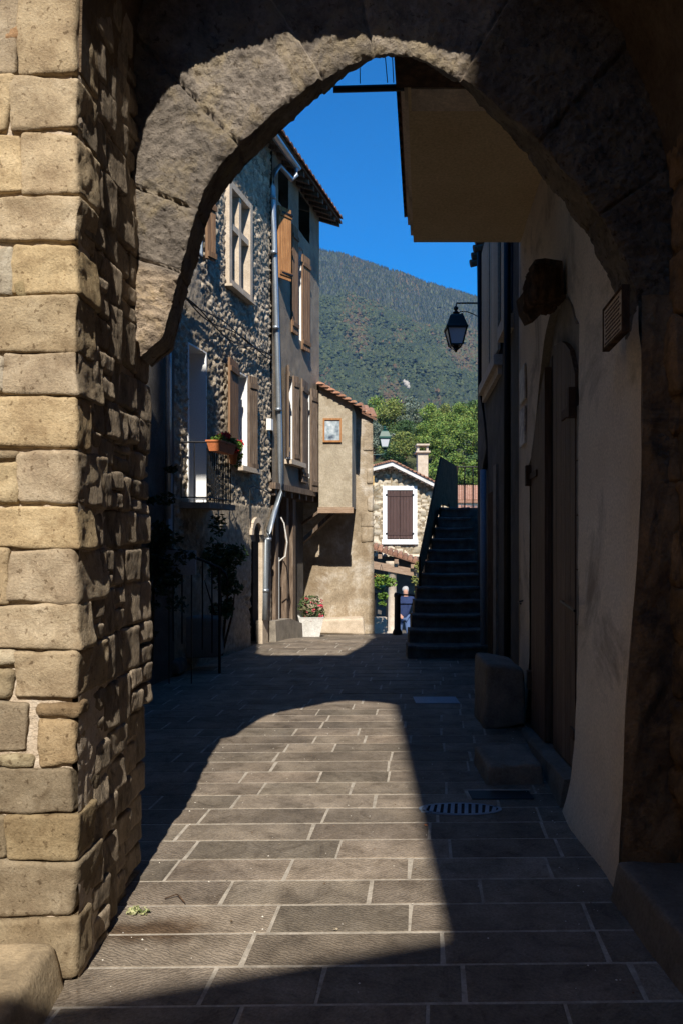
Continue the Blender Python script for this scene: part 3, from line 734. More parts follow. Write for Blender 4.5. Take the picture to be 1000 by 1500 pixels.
    o = opening(W, T, *w2); shutter(W, o, W.d(411), W.d(416)-.01, w2[2], w2[3]+.1, .03, 'oldwood', 2, .08, 'far'); shutter(W, o, W.d(429,.04), W.d(438,.1), w2[2]-.05, w2[3]+.03, .03, 'oldwood', 4, .05, 'near')
    m = MB(); W.box(m, w2[0]-.03, w2[1]+.35, w2[2]-.1, w2[2]-.02, -.1, .14); m.build('sill', M['palestone'], o)
    o = opening(W, T, *w3); shutter(W, o, W.d(440,.05), W.d(446)-.01, w3[2]-.12, w3[3]+.1, .04, 'oldwood', 4, .02, 'far'); shutter(W, o, W.d(455,.05), W.d(465,.12), w3[2]-.25, w3[3]+.05, .04, 'oldwood', 4, .06, 'near')
    o = opening(W, T, *wa)
    s = shutter(W, o, W.d(428,.05), W.d(436,.06)-.01, wa[2]+.0, wa[3]+.2, .03, 'brownwood', 4, .02, 'near'); tag(s, 'weathered brown shutter')
    shutter(W, o, W.d(443,.05), W.d(454,.10), wa[2]-.15, wa[3]-.1, .03, 'brownwood', 4, .05, 'near')
    # the single bright orange shutter
    z1 = W.z(417, 318); z0 = W.z(417, 420)
    s = shutter(W, T, W.d(408,.05), W.d(427,.19), z0, z1, .03, 'wood', 5, .13, 'near'); tag(s, 'bright orange-brown plank shutter under the eaves')
    m = MB()
    for zf in (.08,.92): 
        zc = lerp(z0,z1,zf); a, b = W.d(408,.05)+.03, W.d(427,.19)-.01
        m.bar(W.at(a,zc,.05+.04), W.at(b,zc,.05+.17), .012, .03)
    m.build('hinge_strap', M['iron'], s)
    # attic openings
    for t_ in (t1, t2):
        m = MB(); W.box(m, t_[0], t_[1], t_[2], t_[3], -.4, -.3); o = m.build('window', M['dark'], T)
    # upper left casement
    o = opening(W, T, *wu, jamb='bluepipe', depth=.15, back='glass')
    shutter(W, o, W.d(297), W.d(304), wu[2]-.03, wu[3]+.05, .03, 'brownwood', 2, .05, 'near')
    # mullioned window
    d0,d1,z0,z1 = wm; m = MB(); t = .09
    W.box(m, d0-t, d0, z0-t, z1+t, -.25, .05); W.box(m, d1, d1+t, z0-t, z1+t, -.25, .05)
    W.box(m, d0, d1, z1, z1+t, -.25, .048); W.box(m, d0-.1, d1+.1, z0-t-.03, z0-t+.001, -.2, .09); W.box(m, d0, d1, z0-t, z0, -.25, .048)
    dm = (d0+d1)/2; zt_ = lerp(z0,z1,.60)
    W.box(m, dm-.04, dm+.04, z0, z1, -.16, .03); W.box(m, d0, dm-.04, zt_-.045, zt_+.045, -.16, .028); W.box(m, dm+.04, d1, zt_-.045, zt_+.045, -.16, .028)
    o = m.build('window', M['palestone'], T); tag(o, 'cross-mullioned stone window')
    m = MB(); planks(m, W, d0, d1, z0, z1, -.2, n=6, tv=.05); m.build('shutter', M['whitew'], o)
    # balcony door jamb
    o = opening(W, T, *wb, jamb='white', depth=.34, name='balcony_door')
    # balcony
    bz = wb[2]; e1 = .30
    dn, df = W.d(305, e1), W.d(338, e1)
    m = MB(); p = [W.at(dn-.03,bz-.1,0), W.at(df+.04,bz-.1,0), W.at(df+.04,bz-.1,e1+.04), W.at(dn-.03,bz-.1,e1+.04)]
    W.box(m, dn-.06, df+.05, bz-.09, bz-.02, -.02, e1+.04); bal = m.build('balcony_slab', M['greystone'], T)
    m = MB(); rh = W.z(320,650,e1)-bz
    def rail(p, q, nb):
        m.tube([p+Vector((0,0,rh)), q+Vector((0,0,rh))], .012, 6); m.tube([p+Vector((0,0,.06)), q+Vector((0,0,.06))], .008, 6)
        for i in range(nb+1):
            x = p.lerp(q, i/nb); m.tube([x, x+Vector((0,0,rh))], .007, 5, cap=False)
    A_, B_, C_, D_ = W.at(dn-.02,bz-.02,0), W.at(dn-.02,bz-.02,e1), W.at(df,bz-.02,e1), W.at(df,bz-.02,0)
    rail(A_, B_, 2); rail(B_, C_, 13); rail(C_, D_, 3)
    m.build('balcony_railing', M['iron'], T)
    # eaves
    eef = lambda d: .20+.20*(d-9.5)/5.4
    ee = .40; zE = 1.6+462*14.9/1100; dF = 14.92
    m = MB(); sl_ = .30
    pts_ = []
    d_s = 6.5
    def rp(d, e, dz=0): return W.at(d, zE+(ee-e)*sl_+dz, e-ee+eef(d))
    m.hexa([rp(d_s,ee), rp(dF,ee), rp(dF,-2.4), rp(d_s,-2.4), rp(d_s,ee,.05), rp(dF,ee,.05), rp(dF,-2.4,.05), rp(d_s,-2.4,.05)], .6)
    rf = m.build('roof', M['oldwood'], T); tag(rf, 'wooden eaves boards')
    m = MB()
    n_t = int((dF-d_s)/.18)
    for i in range(n_t):
        dd = d_s+.18*(i+.5)
        for r_ in range(5):
            e_a = ee+.06-r_*.42; e_b = e_a-.46
            t = rnd.uniform(.7,1.25)
            mid = [W.at(dd+.09*math.cos(a), zE+.055+(ee-e_a)*sl_+.05*math.sin(a)+(.02 if r_ else 0), e_a) for a in [math.pi*k/5 for k in range(6)]]
            mid = [p+W.n()*(eef(dd)-ee) for p in mid]
            far = [W.at(dd+.075*math.cos(a), zE+.05+(ee-e_b)*sl_+.04*math.sin(a), e_b) for a in [math.pi*k/5 for k in range(6)]]
            far = [p+W.n()*(eef(dd)-ee) for p in far]
            for k in range(5): m.quad(mid[k], mid[k+1], far[k+1], far[k], t)
            m.f.append(tuple(range(len(m.v), len(m.v)+6))); m.v += mid; m.c.append(t*.6)
    m.build('roof_tiles', M['tile'], rf, False)
    m = MB()
    for i in range(26):
        dd = lerp(8.5, dF-.08, i/25); m.hexa([rp(dd-.035,ee-.03,-.09), rp(dd+.035,ee-.03,-.09), rp(dd+.035,-.02,-.09), rp(dd-.035,-.02,-.09), rp(dd-.035,ee-.03,-.001), rp(dd+.035,ee-.03,-.001), rp(dd+.035,-.02,-.001), rp(dd-.035,-.02,-.001)], rnd.uniform(.5,.9))
    m.build('rafter', M['oldwood'], rf)
    # gutter and downpipe
    m = MB(); ge = eef(11.9)+.03; gd1 = W.d(436, ge); gzv = W.z(432, 240, ge)
    pr_ = []
    for k in range(7):
        a = math.pi*k/6; pr_.append((math.cos(a)*.06, -math.sin(a)*.055))
    for i in range(1):
        A_ = [W.at(7.2, gzv+.02+q, eef(7.2)+.03+p_) for p_, q in pr_]; B_ = [W.at(gd1, gzv+q, ge+p_) for p_, q in pr_]
        for k in range(6): m.quad(A_[k], A_[k+1], B_[k+1], B_[k]); m.quad(B_[k]+Vector((0,0,.004)), B_[k+1]+Vector((0,0,.004)), A_[k+1]+Vector((0,0,.004)), A_[k]+Vector((0,0,.004)))
        m.f.append(tuple(range(len(m.v), len(m.v)+7))); m.v += B_; m.c.append(None)
    gut = m.build('gutter', M['zinc'], T, True)
    m = MB()
    g = W.at(gd1-.08, gzv-.05, ge)
    path = [g, g+Vector((0,-.0,-.10)), g+Vector((-.06,-.04,-.2)), W.pt(410,243,.12), W.pt(402,252,.09), W.pt(400,275,.08)]
    path += [W.pt(lerp(400,412,t), lerp(275,708,t), .08) for t in (.15,.3,.5,.7,.85,1)]
    path += [W.pt(411,722,.08), W.pt(402,752,.08), W.pt(394,778,.08), W.pt(392,792,.08), W.pt(389,860,.08), W.pt(388,908,.08)]
    m.tube(path, .042, 12)
    for (x, y_) in ((400,290),(401.5,370),(404.5,480),(408,600),(393,790),(389,865)):
        q = W.pt(x, y_, .08); m.tube([q-Vector((0,0,.025)), q+Vector((0,0,.025))], .052, 12)
    m.build('downpipe', M['zinc'], T, True)
    # cables
    m = MB()
    for off in (0, 5, 9):
        pts2 = [W.pt(lerp(252,398,t), lerp(412,517,t)+off+6*math.sin(t*9+off)+10*math.sin(math.pi*t), .05+.01*off/5) for t in [i/24 for i in range(25)]]
        m.tube(pts2, .009, 5); m.build('cable', M['cable'], T); m = MB()
    pts2 = [W.pt(390, lerp(700,735,t), .06) for t in (0,1)]
    m.tube([W.pt(366,715,.05), W.pt(372,712,.05), W.pt(398,724,.05), W.pt(402,724,.05)], .008, 5)
    m.build('cable', M['cable'], T); m = MB(); m.tube([W.pt(366,715,.05), W.pt(366,760,.05)], .008, 5); m.build('cable', M['cable'], T)
    m = MB(); q = W.pt(392, 622, .02); W.box(m, q.y-.05, q.y+.05, q.z-.09, q.z+.09, .02, .09); m.build('meter_box', M['white'], T)
    # corner brace
    return T
LH = build_left_house()
def build_near_left():
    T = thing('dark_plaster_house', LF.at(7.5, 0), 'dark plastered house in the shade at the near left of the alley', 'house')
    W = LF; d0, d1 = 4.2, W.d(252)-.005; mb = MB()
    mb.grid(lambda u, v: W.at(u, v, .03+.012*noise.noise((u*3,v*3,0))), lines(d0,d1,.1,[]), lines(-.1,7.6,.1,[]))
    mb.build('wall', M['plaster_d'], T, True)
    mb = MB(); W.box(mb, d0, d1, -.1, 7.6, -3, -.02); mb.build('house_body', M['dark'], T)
    mb = MB(); mb.tube([W.pt(247,y_,.1) for y_ in (250,400,520,600,760)], .035, 10); mb.build('downpipe', M['zinc'], T, True)
    mb = MB(); W.box(mb, W.d(238), W.d(244), W.z(240,800), W.z(240,683), .045, .07); mb.build('shutter', M['bluepipe'], T)
    T2 = thing('trestle_board', W.at(8.4, 1, .2), 'pale blue-grey board behind the black stair railing, in the shade', 'board')
    mb = MB(); a = ray(241, 842, 8.3); b = ray(287, 806, 8.3); mb.box(a.x, b.x, 8.3, 8.34, a.z, b.z); mb.build('board', M['bluepipe'], T2)
    mb = MB(); mb.bar((a.x+.05,8.32,gz(0,8)), (a.x+.05,8.32,a.z), .012); mb.bar((b.x-.05,8.32,gz(0,8)), (b.x-.05,8.32,a.z), .012); mb.build('leg', M['iron'], T2)
build_near_left()

# ------------------------------------------------------------------ left ground items in the shade
def build_left_items():
    # steps
    T = thing('stone_steps', (-2.3, 8.4, 0), 'worn dark stone steps in the shade at the left', 'steps')
    for i, (x0,x1,yb,yt,dd) in enumerate(((190,265,990,966,8.75),(150,240,966,935,9.0),(120,225,935,905,9.3))):
        a = ray(x0,yb,dd); b = ray(x1,yt,dd); mb = MB()
        stone(mb, ((a.x+b.x)/2, dd+.2, (a.z+b.z)/2), ((b.x-a.x)/2,.25,(b.z-a.z)/2), n=12, r=.05, amp=.01, freq=5, seed=80+i, tint=.7)
        mb.build('step', M['darkstone'], T, True)
    T = thing('iron_stair_railing', ray(328, 965, 8.9), 'black iron stair handrail with vertical bars at the dark left side', 'railing')
    dd = 8.85; mb = MB()
    top = [ray(x,y_,lerp(8.5,9.0,(x-228)/105)) for x, y_ in ((228,795),(262,808),(300,822),(322,832),(331,840),(334,852),(331,858))]
    mb.tube(top, .016, 8); mb.build('handrail', M['iron'], T, True)
    for i, x in enumerate((242,254,267,281,297,311)):
        d_ = lerp(8.5,9.0,(x-228)/105); y_ = interp(x,[228,262,300,322],[795,808,822,832]); p = ray(x,y_,d_)
        mb = MB(); mb.tube([p, Vector((p.x,p.y,p.z-1.05+.0*i))], .009, 6); mb.build('bar', M['iron'], T)
    p = ray(322,832,8.95); mb = MB(); mb.tube([p, Vector((p.x,p.y,gz(0,9)))], .017, 8); mb.build('post', M['iron'], T)
    T = thing('concrete_planter', ray(285, 962, 9.05), 'long concrete trough with a dark shrub in the shade beside the railing', 'planter')
    a = ray(250,965,9.06); b = ray(320,905,9.06); mb = MB()
    stone(mb, ((a.x+b.x)/2, 9.3, (a.z+b.z)/2), ((b.x-a.x)/2,.2,(b.z-a.z)/2), n=10, r=.02, amp=.004, freq=6, seed=90, tint=1)
    mb.build('trough', M['concrete'], T, True)
    T = thing('shrub', ray(335, 900, 9.6), 'dark leafy shrub growing against the left house wall', 'shrub')
    mb = MB(); g = [(.035,.07,.022),(.055,.10,.03),(.08,.125,.04)]
    rs_ = random.Random(4)
    for (x, y_, r_, n_) in [(335+rs_.gauss(-6,13), 845+rs_.gauss(0,38), rs_.uniform(.06,.13), 110) for _ in range(26)]:
        leaves(mb, ray(x,y_,9.45+rs_.uniform(-.12,.12)), (r_,r_*.9,r_*1.2), n_, .028, g, seed=int(x+y_), shell=0)
    mb.build('foliage', M['leaf'], T)
    mb = MB(); b_ = ray(325, 960, 9.45)
    for x, y_ in ((335,800),(345,860),(300,850),(318,820)): mb.tube([b_, b_.lerp(ray(x,y_,9.45),.6)+Vector((.03,0,0)), ray(x,y_,9.45)], [.018,.012,.005], 6)
    mb.build('stem', M['darkwood'], T)
    # climber
    T = thing('climbing_plant', ray(225, 900, 8.2), 'dark climbing plant hanging on the near left wall in the shade', 'plant')
    mb = MB()
    rs_ = random.Random(6)
    for (x, y_, r_, n_) in [(236+rs_.gauss(0,16), 830+rs_.gauss(0,55), rs_.uniform(.05,.12), 55) for _ in range(28)]:
        leaves(mb, ray(x,y_,8.15), (r_*1.3,r_*.6,r_*.9), n_, .034, [(.02,.04,.015),(.03,.055,.02)], seed=int(x*y_))
    mb.build('foliage', M['leaf'], T)
    mb = MB(); mb.tube([ray(222,980,8.2), ray(226,860,8.2), ray(240,760,8.15)], [.02,.014,.006], 6); mb.build('stem', M['darkwood'], T)
build_left_items()
def flower_box():
    W = LF
    T = thing('flower_box', W.pt(322, 660, .36), 'orange terracotta window box of red geraniums hanging on the balcony railing', 'flower box')
    d0, d1 = W.d(309,.36), W.d(333,.36); z1 = W.z(320,650,.36); z0 = W.z(320,663,.36)
    mb = MB(); e0, e1 = .31, .47
    p = [W.at(d0+.03,z0,e0+.02), W.at(d1-.03,z0,e0+.02), W.at(d1-.03,z0,e1-.02), W.at(d0+.03,z0,e1-.02), W.at(d0,z1,e0), W.at(d1,z1,e0), W.at(d1,z1,e1), W.at(d0,z1,e1)]
    mb.hexa(p); W.box(mb, d0-.01, d1+.01, z1, z1+.02, e0-.01, e1+.01); mb.build('box', M['terra'], T)
    mb = MB(); g = [(.10,.20,.03),(.16,.28,.045),(.06,.13,.02)]
    for (x, y_, r_, n_) in ((322,645,.10,160),(335,648,.11,220),(344,655,.11,240),(347,668,.08,120),(316,646,.06,60),(348,680,.06,50)):
        leaves(mb, W.pt(x,y_,.38), (r_,r_,r_*.75), n_, .026, g, seed=int(x*3+y_))
    mb.build('foliage', M['leaf'], T)
    mb = MB()
    for (x, y_) in ((328,637),(331,636),(334,638),(352,648),(353,651),(349,655),(326,640),(345,660)):
        leaves(mb, W.pt(x,y_,.42), (.042,.042,.034), 44, .02, [(.7,.02,.03),(.85,.05,.05),(.55,.01,.03)], seed=int(x*7+y_))
    mb.build('flower', M['leaf'], T)
    T = thing('terracotta_pot', W.pt(342, 668, .38), 'small terracotta pot hung at the far end of the balcony', 'flower pot')
    mb = MB(); q = W.pt(342, 672, .38); mb.lathe(q, [(.035,-.07),(.055,.04),(.062,.045),(.062,.07)], 12); mb.build('pot', M['terra'], T, True)
    mb = MB(); leaves(mb, q+Vector((0,0,.12)), (.08,.08,.06), 90, .024, g, seed=5); mb.build('foliage', M['leaf'], T)
flower_box()

# ------------------------------------------------------------------ tan house in the middle distance
def build_tan_house():
    dW, dBx = 15.4, 14.3
    T = thing('tan_corner_house', (0, dW, -.35), 'tan plastered house with jutting upper box and small framed picture, behind the white planter', 'house')
    gp = lambda px, py, d: ray(px, py, d)
    # main wall
    xl = ray(400,0,dW).x; xr = ray(545,0,dW).x; ztl = ray(0,560,dW).z; ztr = ray(0,607,dW).z
    mb = MB()
    zb = -.5; xsplit = ray(516,0,dW).x
    def Pw(u, v):
        zt = interp(u, [xl, xsplit, xr], [ray(0,545,dW).z, ray(0,590,dW).z, ray(0,606,dW).z])
        z = zb+(zt-zb)*v; return Vector((u+(.05*(1-v)+.015*noise.noise((v*7,u*3,4)) if u > xr-.02 else 0), dW-.02*noise.noise((u*3,z*3,1))-.012*noise.noise((u*12,z*12,1)), z))
    mb.grid(Pw, lines(xl,xr,.05,[]), [i/80 for i in range(81)])
    # side wall running back
    xr2 = ray(541,0,19).x
    mb.grid(lambda u, v: Vector((lerp(xr,xr2,u)+.05*(1-v)*(1-u), dW+(19-dW)*u, lerp(-1.2, ray(0,606,dW).z, v))), [i/10 for i in range(11)], [i/20 for i in range(21)])
    mb.build('wall', M['plaster_w'], T, True)
    # quoins
    mb = MB(); z = -.35; k = 0
    while z < 4.0:
        h = rnd.uniform(.2,.36); w_ = rnd.choice([.13,.2,.26]); k += 1; t = rnd.uniform(.75,1.2)
        if rnd.random() < .3: stone(mb, (xr+.004-w_/2+.05*(1-z/4)*.8, dW+.045, z+h/2), (w_/2,.07,h/2-.006), n=10, r=.03, amp=.012, freq=7, seed=120+k, tint=(t*1.05,t,t*.85))
        z += h
    mb.build('quoin_stones', M['plaster_w'], T, True)
    mb = MB(); mb.box(ray(0,0,dW).x*0-2.2, xr2-.2, dW+.5, 19, -.6, 4.0); mb.build('house_body', M['plaster_d'], T)
    # upper box
    mb = MB(); x0 = ray(467,0,dBx).x; x1 = ray(515,0,dBx).x; z0 = ray(0,743,dBx).z
    zl = ray(0,563,dBx).z; zr = ray(0,587,dBx).z
    def Pb(u, v): return Vector((lerp(x0,x1,u), dBx-.008*noise.noise((u*4,v*9,2)), lerp(z0, lerp(zl,zr,u), v)))
    mb.grid(Pb, [i/14 for i in range(15)], [i/40 for i in range(41)])
    xb = ray(521,0,dW).x
    mb.grid(lambda u, v: Vector((lerp(x1,xb,u), lerp(dBx,dW,u), lerp(z0,zr-.1*u,v))), [0,.5,1], [i/10 for i in range(11)])
    mb.grid(lambda u, v: Vector((x0, lerp(dBx,dW,u), lerp(z0,zl,v))), [0,1], [0,1])
    mb.quad((x0,dBx,z0+.02),(x1,dBx,z0+.02),(xb,dW,z0+.02),(x0,dW,z0+.02))
    mb.build('upper_box', M['plaster_t'], T, True)
    mb = MB(); mb.box(x0-.02, x1+.03, dBx-.02, dBx+.12, z0-.11, z0-.0); mb.box(x0, x1, dW-.3, dW-.15, z0-.1, z0-.001)
    for i in range(4): xx = lerp(x0+.05,x1-.05,i/3); mb.box(xx-.035, xx+.035, dBx+.12, dW, z0-.09, z0+.0)
    mb.build('sole_beam', M['beam'], T)
    mb = MB(); mb.bar(ray(489,751,dBx+.05), ray(434,802,dBx+.8), .07, .08); mb.bar(ray(470,748,dBx+.1), ray(425,780,dBx+.5), .05, .05); mb.build('brace', M['oldwood'], T)
    # picture frame
    a = ray(473,648,dBx); b = ray(500,613,dBx)
    mb = MB(); t = .035
    for bx in ((a.x,b.x,a.z,a.z+t),(a.x,b.x,b.z-t,b.z),(a.x,a.x+t,a.z+t,b.z-t),(b.x-t,b.x,a.z+t,b.z-t)): mb.box(bx[0],bx[1],dBx-.04,dBx+.02,bx[2],bx[3])
    fr = mb.build('picture_frame', M['wood'], T)
    mm = surf('faded_picture', [(.05,.07,.11),(.30,.36,.40),(.62,.66,.68)], 7, 30, .8, 0, big=.4)
    mb = MB(); mb.box(a.x+t,b.x-t,dBx-.02,dBx+.02,a.z+t,b.z-t); mb.build('picture', mm, fr)
    # roof of canal tiles, sloping to the right and towards us
    mb = MB()
    A_ = ray(464,561,dBx-.12); B_ = ray(530,597,dBx-.12)
    A2 = Vector((A_.x, dW+1.5, A_.z+.55)); B2 = Vector((B_.x+.05, dW+1.5, B_.z+.5))
    mb.hexa([A_-Vector((0,0,.03)), B_-Vector((0,0,.03)), B2-Vector((0,0,.03)), A2-Vector((0,0,.03)), A_, B_, B2, A2], .6)
    n_ = 8
    for i in range(n_):
        u = (i+.5)/n_; 
        for r_ in range(4):
            v0, v1 = r_*.25-.01, r_*.25+.27; t = rnd.uniform(.8,1.45)
            def q(v, a, rr): 
                c = A_.lerp(B_, u).lerp(A2.lerp(B2, u), v); return c+Vector((math.cos(a)*rr, 0, math.sin(a)*rr*.7+.01*(1-v)))
            rr = (B_.x-A_.x)/n_*.62
            m0 = [q(v0, math.pi*k/5, rr) for k in range(6)]; m1 = [q(v1, math.pi*k/5, rr*.85) for k in range(6)]
            for k in range(5): mb.quad(m0[k], m0[k+1], m1[k+1], m1[k], (t*1.05,t,t*.95))
            mb.f.append(tuple(range(len(mb.v), len(mb.v)+6))); mb.v += m0; mb.c.append(t)
    C_ = ray(526,600,dW-.1); D_ = ray(551,612,dW-.1)
    for i in range(3):
        u = (i+.5)/3; c = C_.lerp(D_, u); t = rnd.uniform(.7,1.0)
        m0 = [c+Vector((math.cos(math.pi*k/5)*.07,0,math.sin(math.pi*k/5)*.05)) for k in range(6)]; m1 = [p+Vector((0,1.5,.4)) for p in m0]
        for k in range(5): mb.quad(m0[k], m0[k+1], m1[k+1], m1[k], t)
        mb.f.append(tuple(range(len(mb.v), len(mb.v)+6))); mb.v += m0; mb.c.append(t)
    mb.hexa([C_-Vector((0,0,.06)), D_-Vector((0,0,.06)), D_+Vector((0,2,.34)), C_+Vector((0,2,.34)), C_-Vector((0,0,.01)), D_-Vector((0,0,.01)), D_+Vector((0,2,.40)), C_+Vector((0,2,.40))], .5)
    mb.build('roof', M['tile'], T)
    # bench ledge
    mb = MB(); a = ray(466,928,14.95); b = ray(533,905,14.95)
    stone(mb, ((a.x+b.x)/2, 15.2, (a.z+b.z)/2-.02), ((b.x-a.x)/2,.24,(b.z-a.z)/2), n=14, r=.05, amp=.015, freq=4, seed=150, tint=(1.1,1.0,.8)); mb.build('bench_ledge', M['palestone'], T, True)
build_tan_house()
def planter():
    T = thing('white_planter', ray(455, 933, 14.0), 'white angular planter with pink flowering shrub standing before the tan wall', 'planter')
    c = ray(455, 933, 14.0); mb = MB(); s2 = math.sqrt(2)
    h = 28*14/1100; mb.lathe(c, [(.15*s2,0),(.16*s2,.03),(.225*s2,h),(.235*s2,h+.03),(.2*s2,h+.03),(.19*s2,h)], 4, rot=R(50)); mb.build('pot', M['soiled'], T)
    mb = MB(); leaves(mb, c+Vector((0,0,.55)), (.24,.2,.24), 380, .035, [(.05,.09,.03),(.08,.13,.04),(.13,.12,.06)], seed=11); leaves(mb, c+Vector((.05,0,.42)), (.26,.18,.12), 120, .035, [(.05,.09,.03),(.08,.13,.04)], seed=12); mb.build('foliage', M['leaf'], T)
    mb = MB()
    for i in range(16):
        a = rnd.uniform(-.1,.27); leaves(mb, c+Vector((a, -.16+rnd.uniform(-.04,.1), .5+rnd.uniform(-.2,.25))), (.03,.03,.03), 12, .022, [(.65,.06,.12),(.75,.15,.2)], seed=200+i)
    mb.build('flower', M['leaf'], T)
planter()

# ------------------------------------------------------------------ right rendered house with big eaves
def build_right_house():
    W = RW
    T = thing('beige_rendered_house', W.at(5, 0), 'beige rendered house on the right with an arched wooden door and deep eaves', 'house')
    dN, dE = 3.386, W.d(761); zt = 4.42
    D0, D1_ = W.d(838), W.d(779)         # door leaves
    a0, a1 = W.d(846), W.d(775); zdt = W.z(826, 505)
    def flare(z, u): return .10*(math.exp(-z/.28))*(.4+.6*smooth((5.6-u)/1.5))
    zarc = 2.62; 
    def recess_top(u):
        return interp(u, [4.42,4.55,4.75,5.0,5.3,5.55,5.7,5.86,6.0,6.2,6.5], [2.86,3.02,3.15,3.21,3.20,3.10,2.95,2.75,2.55,2.3,2.2])
    def P(u, v):
        u = max(u, 3.386+.05*smooth((v-2.4)/.15))
        return W.at(u, v, RWE(u, v)+.008*noise.noise((u*2,v*2,0))+.004*noise.noise((u*9,v*9,0)))
    mb = MB(); us = lines(dN, dE, .06, [a0, a1]); vs = lines(-.05, zt, .06, [])
    mb.grid(P, us, vs, keep=lambda u, v: not (a0 < u < a1), flip=True)
    mb.grid(lambda u, t: P(u, lerp(recess_top(u), zt, t)), lines(a0, a1, .03, []), [i/26 for i in range(27)], flip=True)
    # end wall towards the stair, near wall
    mb.prism([W.at(dE,-.05,0), W.at(dE,-.05,-3.5), W.at(dE,zt,-3.5), W.at(dE,zt,0)], (0,.05,0))
    mb.build('wall', M['plaster_r'], T, True)
    mb = MB(); W.box(mb, dN, dE-.01, -.05, zt, -3.4, -.5); mb.build('house_body', M['plaster_d'], T)
    mb = MB()  # door recess back and surround
    W.box(mb, a0-.1, a1+.1, -.05, 3.3, -.30, -.045)
    # arch intrados strip
    for i in range(24):
        u0 = lerp(a0,a1,i/24); u1 = lerp(a0,a1,(i+1)/24)
        mb.quad(W.at(u0,recess_top(u0)+.01,-.045), W.at(u1,recess_top(u1)+.01,-.045), W.at(u1,recess_top(u1),.012), W.at(u0,recess_top(u0),.012))
    mb.build('door_surround', M['greystone'], T)
    # jamb stone joints: raised surround band
    mb = MB()
    for i in range(7):
        z0 = .1+i*.33; W.box(mb, a0-.0, D0-.012, z0, z0+.322, -.044, -.02, rnd.uniform(.75,1.0))
    mb.build('jamb_stone', M['greystone'], T)
    # door leaves
    dm = W.d(806)
    def zt1(u): return W.z(806,500)-.0 if u > dm else lerp(W.z(838,545), W.z(820,503), smooth((u-D0)/.35))
    mb = MB(); zb = lambda u: lerp(.20, .03, (u-D0)/(D1_-D0))
    planks(mb, W, D0, dm-.01, zb, 0, -.044, n=5, zt=lambda u: interp(u, [D0,4.75,5.0,5.4], [2.60,2.82,2.92,2.98]), tv=.12)
    dr = mb.build('door', M['doorwood'], T); tag(dr, 'near leaf of the arched plank door')
    mb = MB(); planks(mb, W, W.d(799), D1_, zb, 0, -.04, th=.05, n=5, zt=lambda u: interp(u, [5.5,5.8,6.05,6.4], [2.92,2.72,2.5,2.2]), tv=.15)
    dl = mb.build('door', M['doorwood'], T); tag(dl, 'far leaf of the arched plank door')
    mb = MB(); W.box(mb, dm-.009, W.d(799)-.001, .05, 2.95, -.044, -.040); mb.build('door_gap', M['dark'], T)
    for nm_, bx_ in (('hinge_strap',(D0-.01, D0+.4, 2.38, 2.44, -.013, -.002)),('hinge_block',(D0-.03, D0+.03, 2.34, 2.52, -.013, .03)),('hinge_strap',(D0-.01,D0+.1,.38,.44,-.013,-.0))):
        mb = MB(); W.box(mb, *bx_); mb.build(nm_, M['rust'], dr)
    for nm_, bx_ in (('hinge_strap',(D1_-.35, D1_+.05, 2.10, 2.15, .011, .022)),('hinge_block',(D1_+.02, D1_+.10, 2.05, 2.22, -.01, .05)),('hinge_block',(D1_-.02, D1_+.07, .35,.50,-.01,.04))):
        mb = MB(); W.box(mb, *bx_); mb.build(nm_, M['rust'], dl)
    mb = MB(); z = W.z(850, 893); mb.tube([W.at(W.d(825),z,0), W.at(W.d(825),z+.003,.02), W.at(W.d(854),z,.05)], .009, 6); mb.build('door_stay', M['iron'], T); mb = MB()
    z = W.z(765,880); mb.tube([W.at(W.d(765),z,0), W.at(W.d(768),z,.06), W.at(W.d(772),z,.06)], .008, 6); mb.build('door_stay', M['iron'], T)
    # threshold
    mb = MB(); c = W.at((D0+D1_)/2, .05, -.02); 
    mb.hexa([W.at(D0-.1,-.02,-.07), W.at(D1_+.05,-.02,-.07), W.at(D1_+.05,-.02,.10), W.at(D0-.1,-.02,.10), W.at(D0-.1,.19,-.07), W.at(D1_+.05,.02,-.07), W.at(D1_+.05,.02,.07), W.at(D0-.1,.17,.07)], .7)
    mb.build('threshold', M['greystone'], T)
    # soffit, cornice and tiles
    zs = 1.6+(790-355)*dE/1100
    dq = 4.1
    eO = .90+.11*dE-(605-500)*dE/1100      # overhang in X at far end
    mb = MB(); k = W.k
    W.box(mb, 4.62, dE, zs, zs+.10, -.4, eO/k); mb.build('soffit', M['soffit'], T)
    mb = MB(); W.box(mb, 4.63, 4.87, zs-.02, zs-.001, -.1, eO/k-.02); mb.build('soffit_band', M['plaster_r'], T)
    mb = MB(); W.box(mb, 4.62, dE-.06, zs+.04, zs+.14, eO/k, eO/k+.025); W.box(mb, 4.62, dE-.10, zs+.12, zs+.2, eO/k+.025, eO/k+.05); W.box(mb, 4.62, dE-.1, zs+.101, zs+.5, -.4, eO/k); mb.build('cornice', M['plaster_r'], T)
    mb = MB()
    n_ = 19
    for i in range(n_):
        dd = lerp(4.7, dE-.14, i/(n_-1)); t = rnd.uniform(.7,1.1)
        m0 = [W.at(dd+.085*math.cos(a), zs+.21+.06*math.sin(a), eO/k+.085) for a in [math.pi*q/6 for q in range(7)]]
        m1 = [W.at(dd+.085*math.cos(a), zs+.55+.06*math.sin(a), -.6) for a in [math.pi*q/6 for q in range(7)]]
        for q in range(6): mb.quad(m0[q], m0[q+1], m1[q+1], m1[q], t)
        mb.f.append(tuple(range(len(mb.v), len(mb.v)+7))); mb.v += m0; mb.c.append(t*.7)
    W.box(mb, 4.62, dE-.1, zs+.2, zs+.215, -.1, eO/k+.06, .5)
    mb.build('roof_tiles', M['tile'], T)
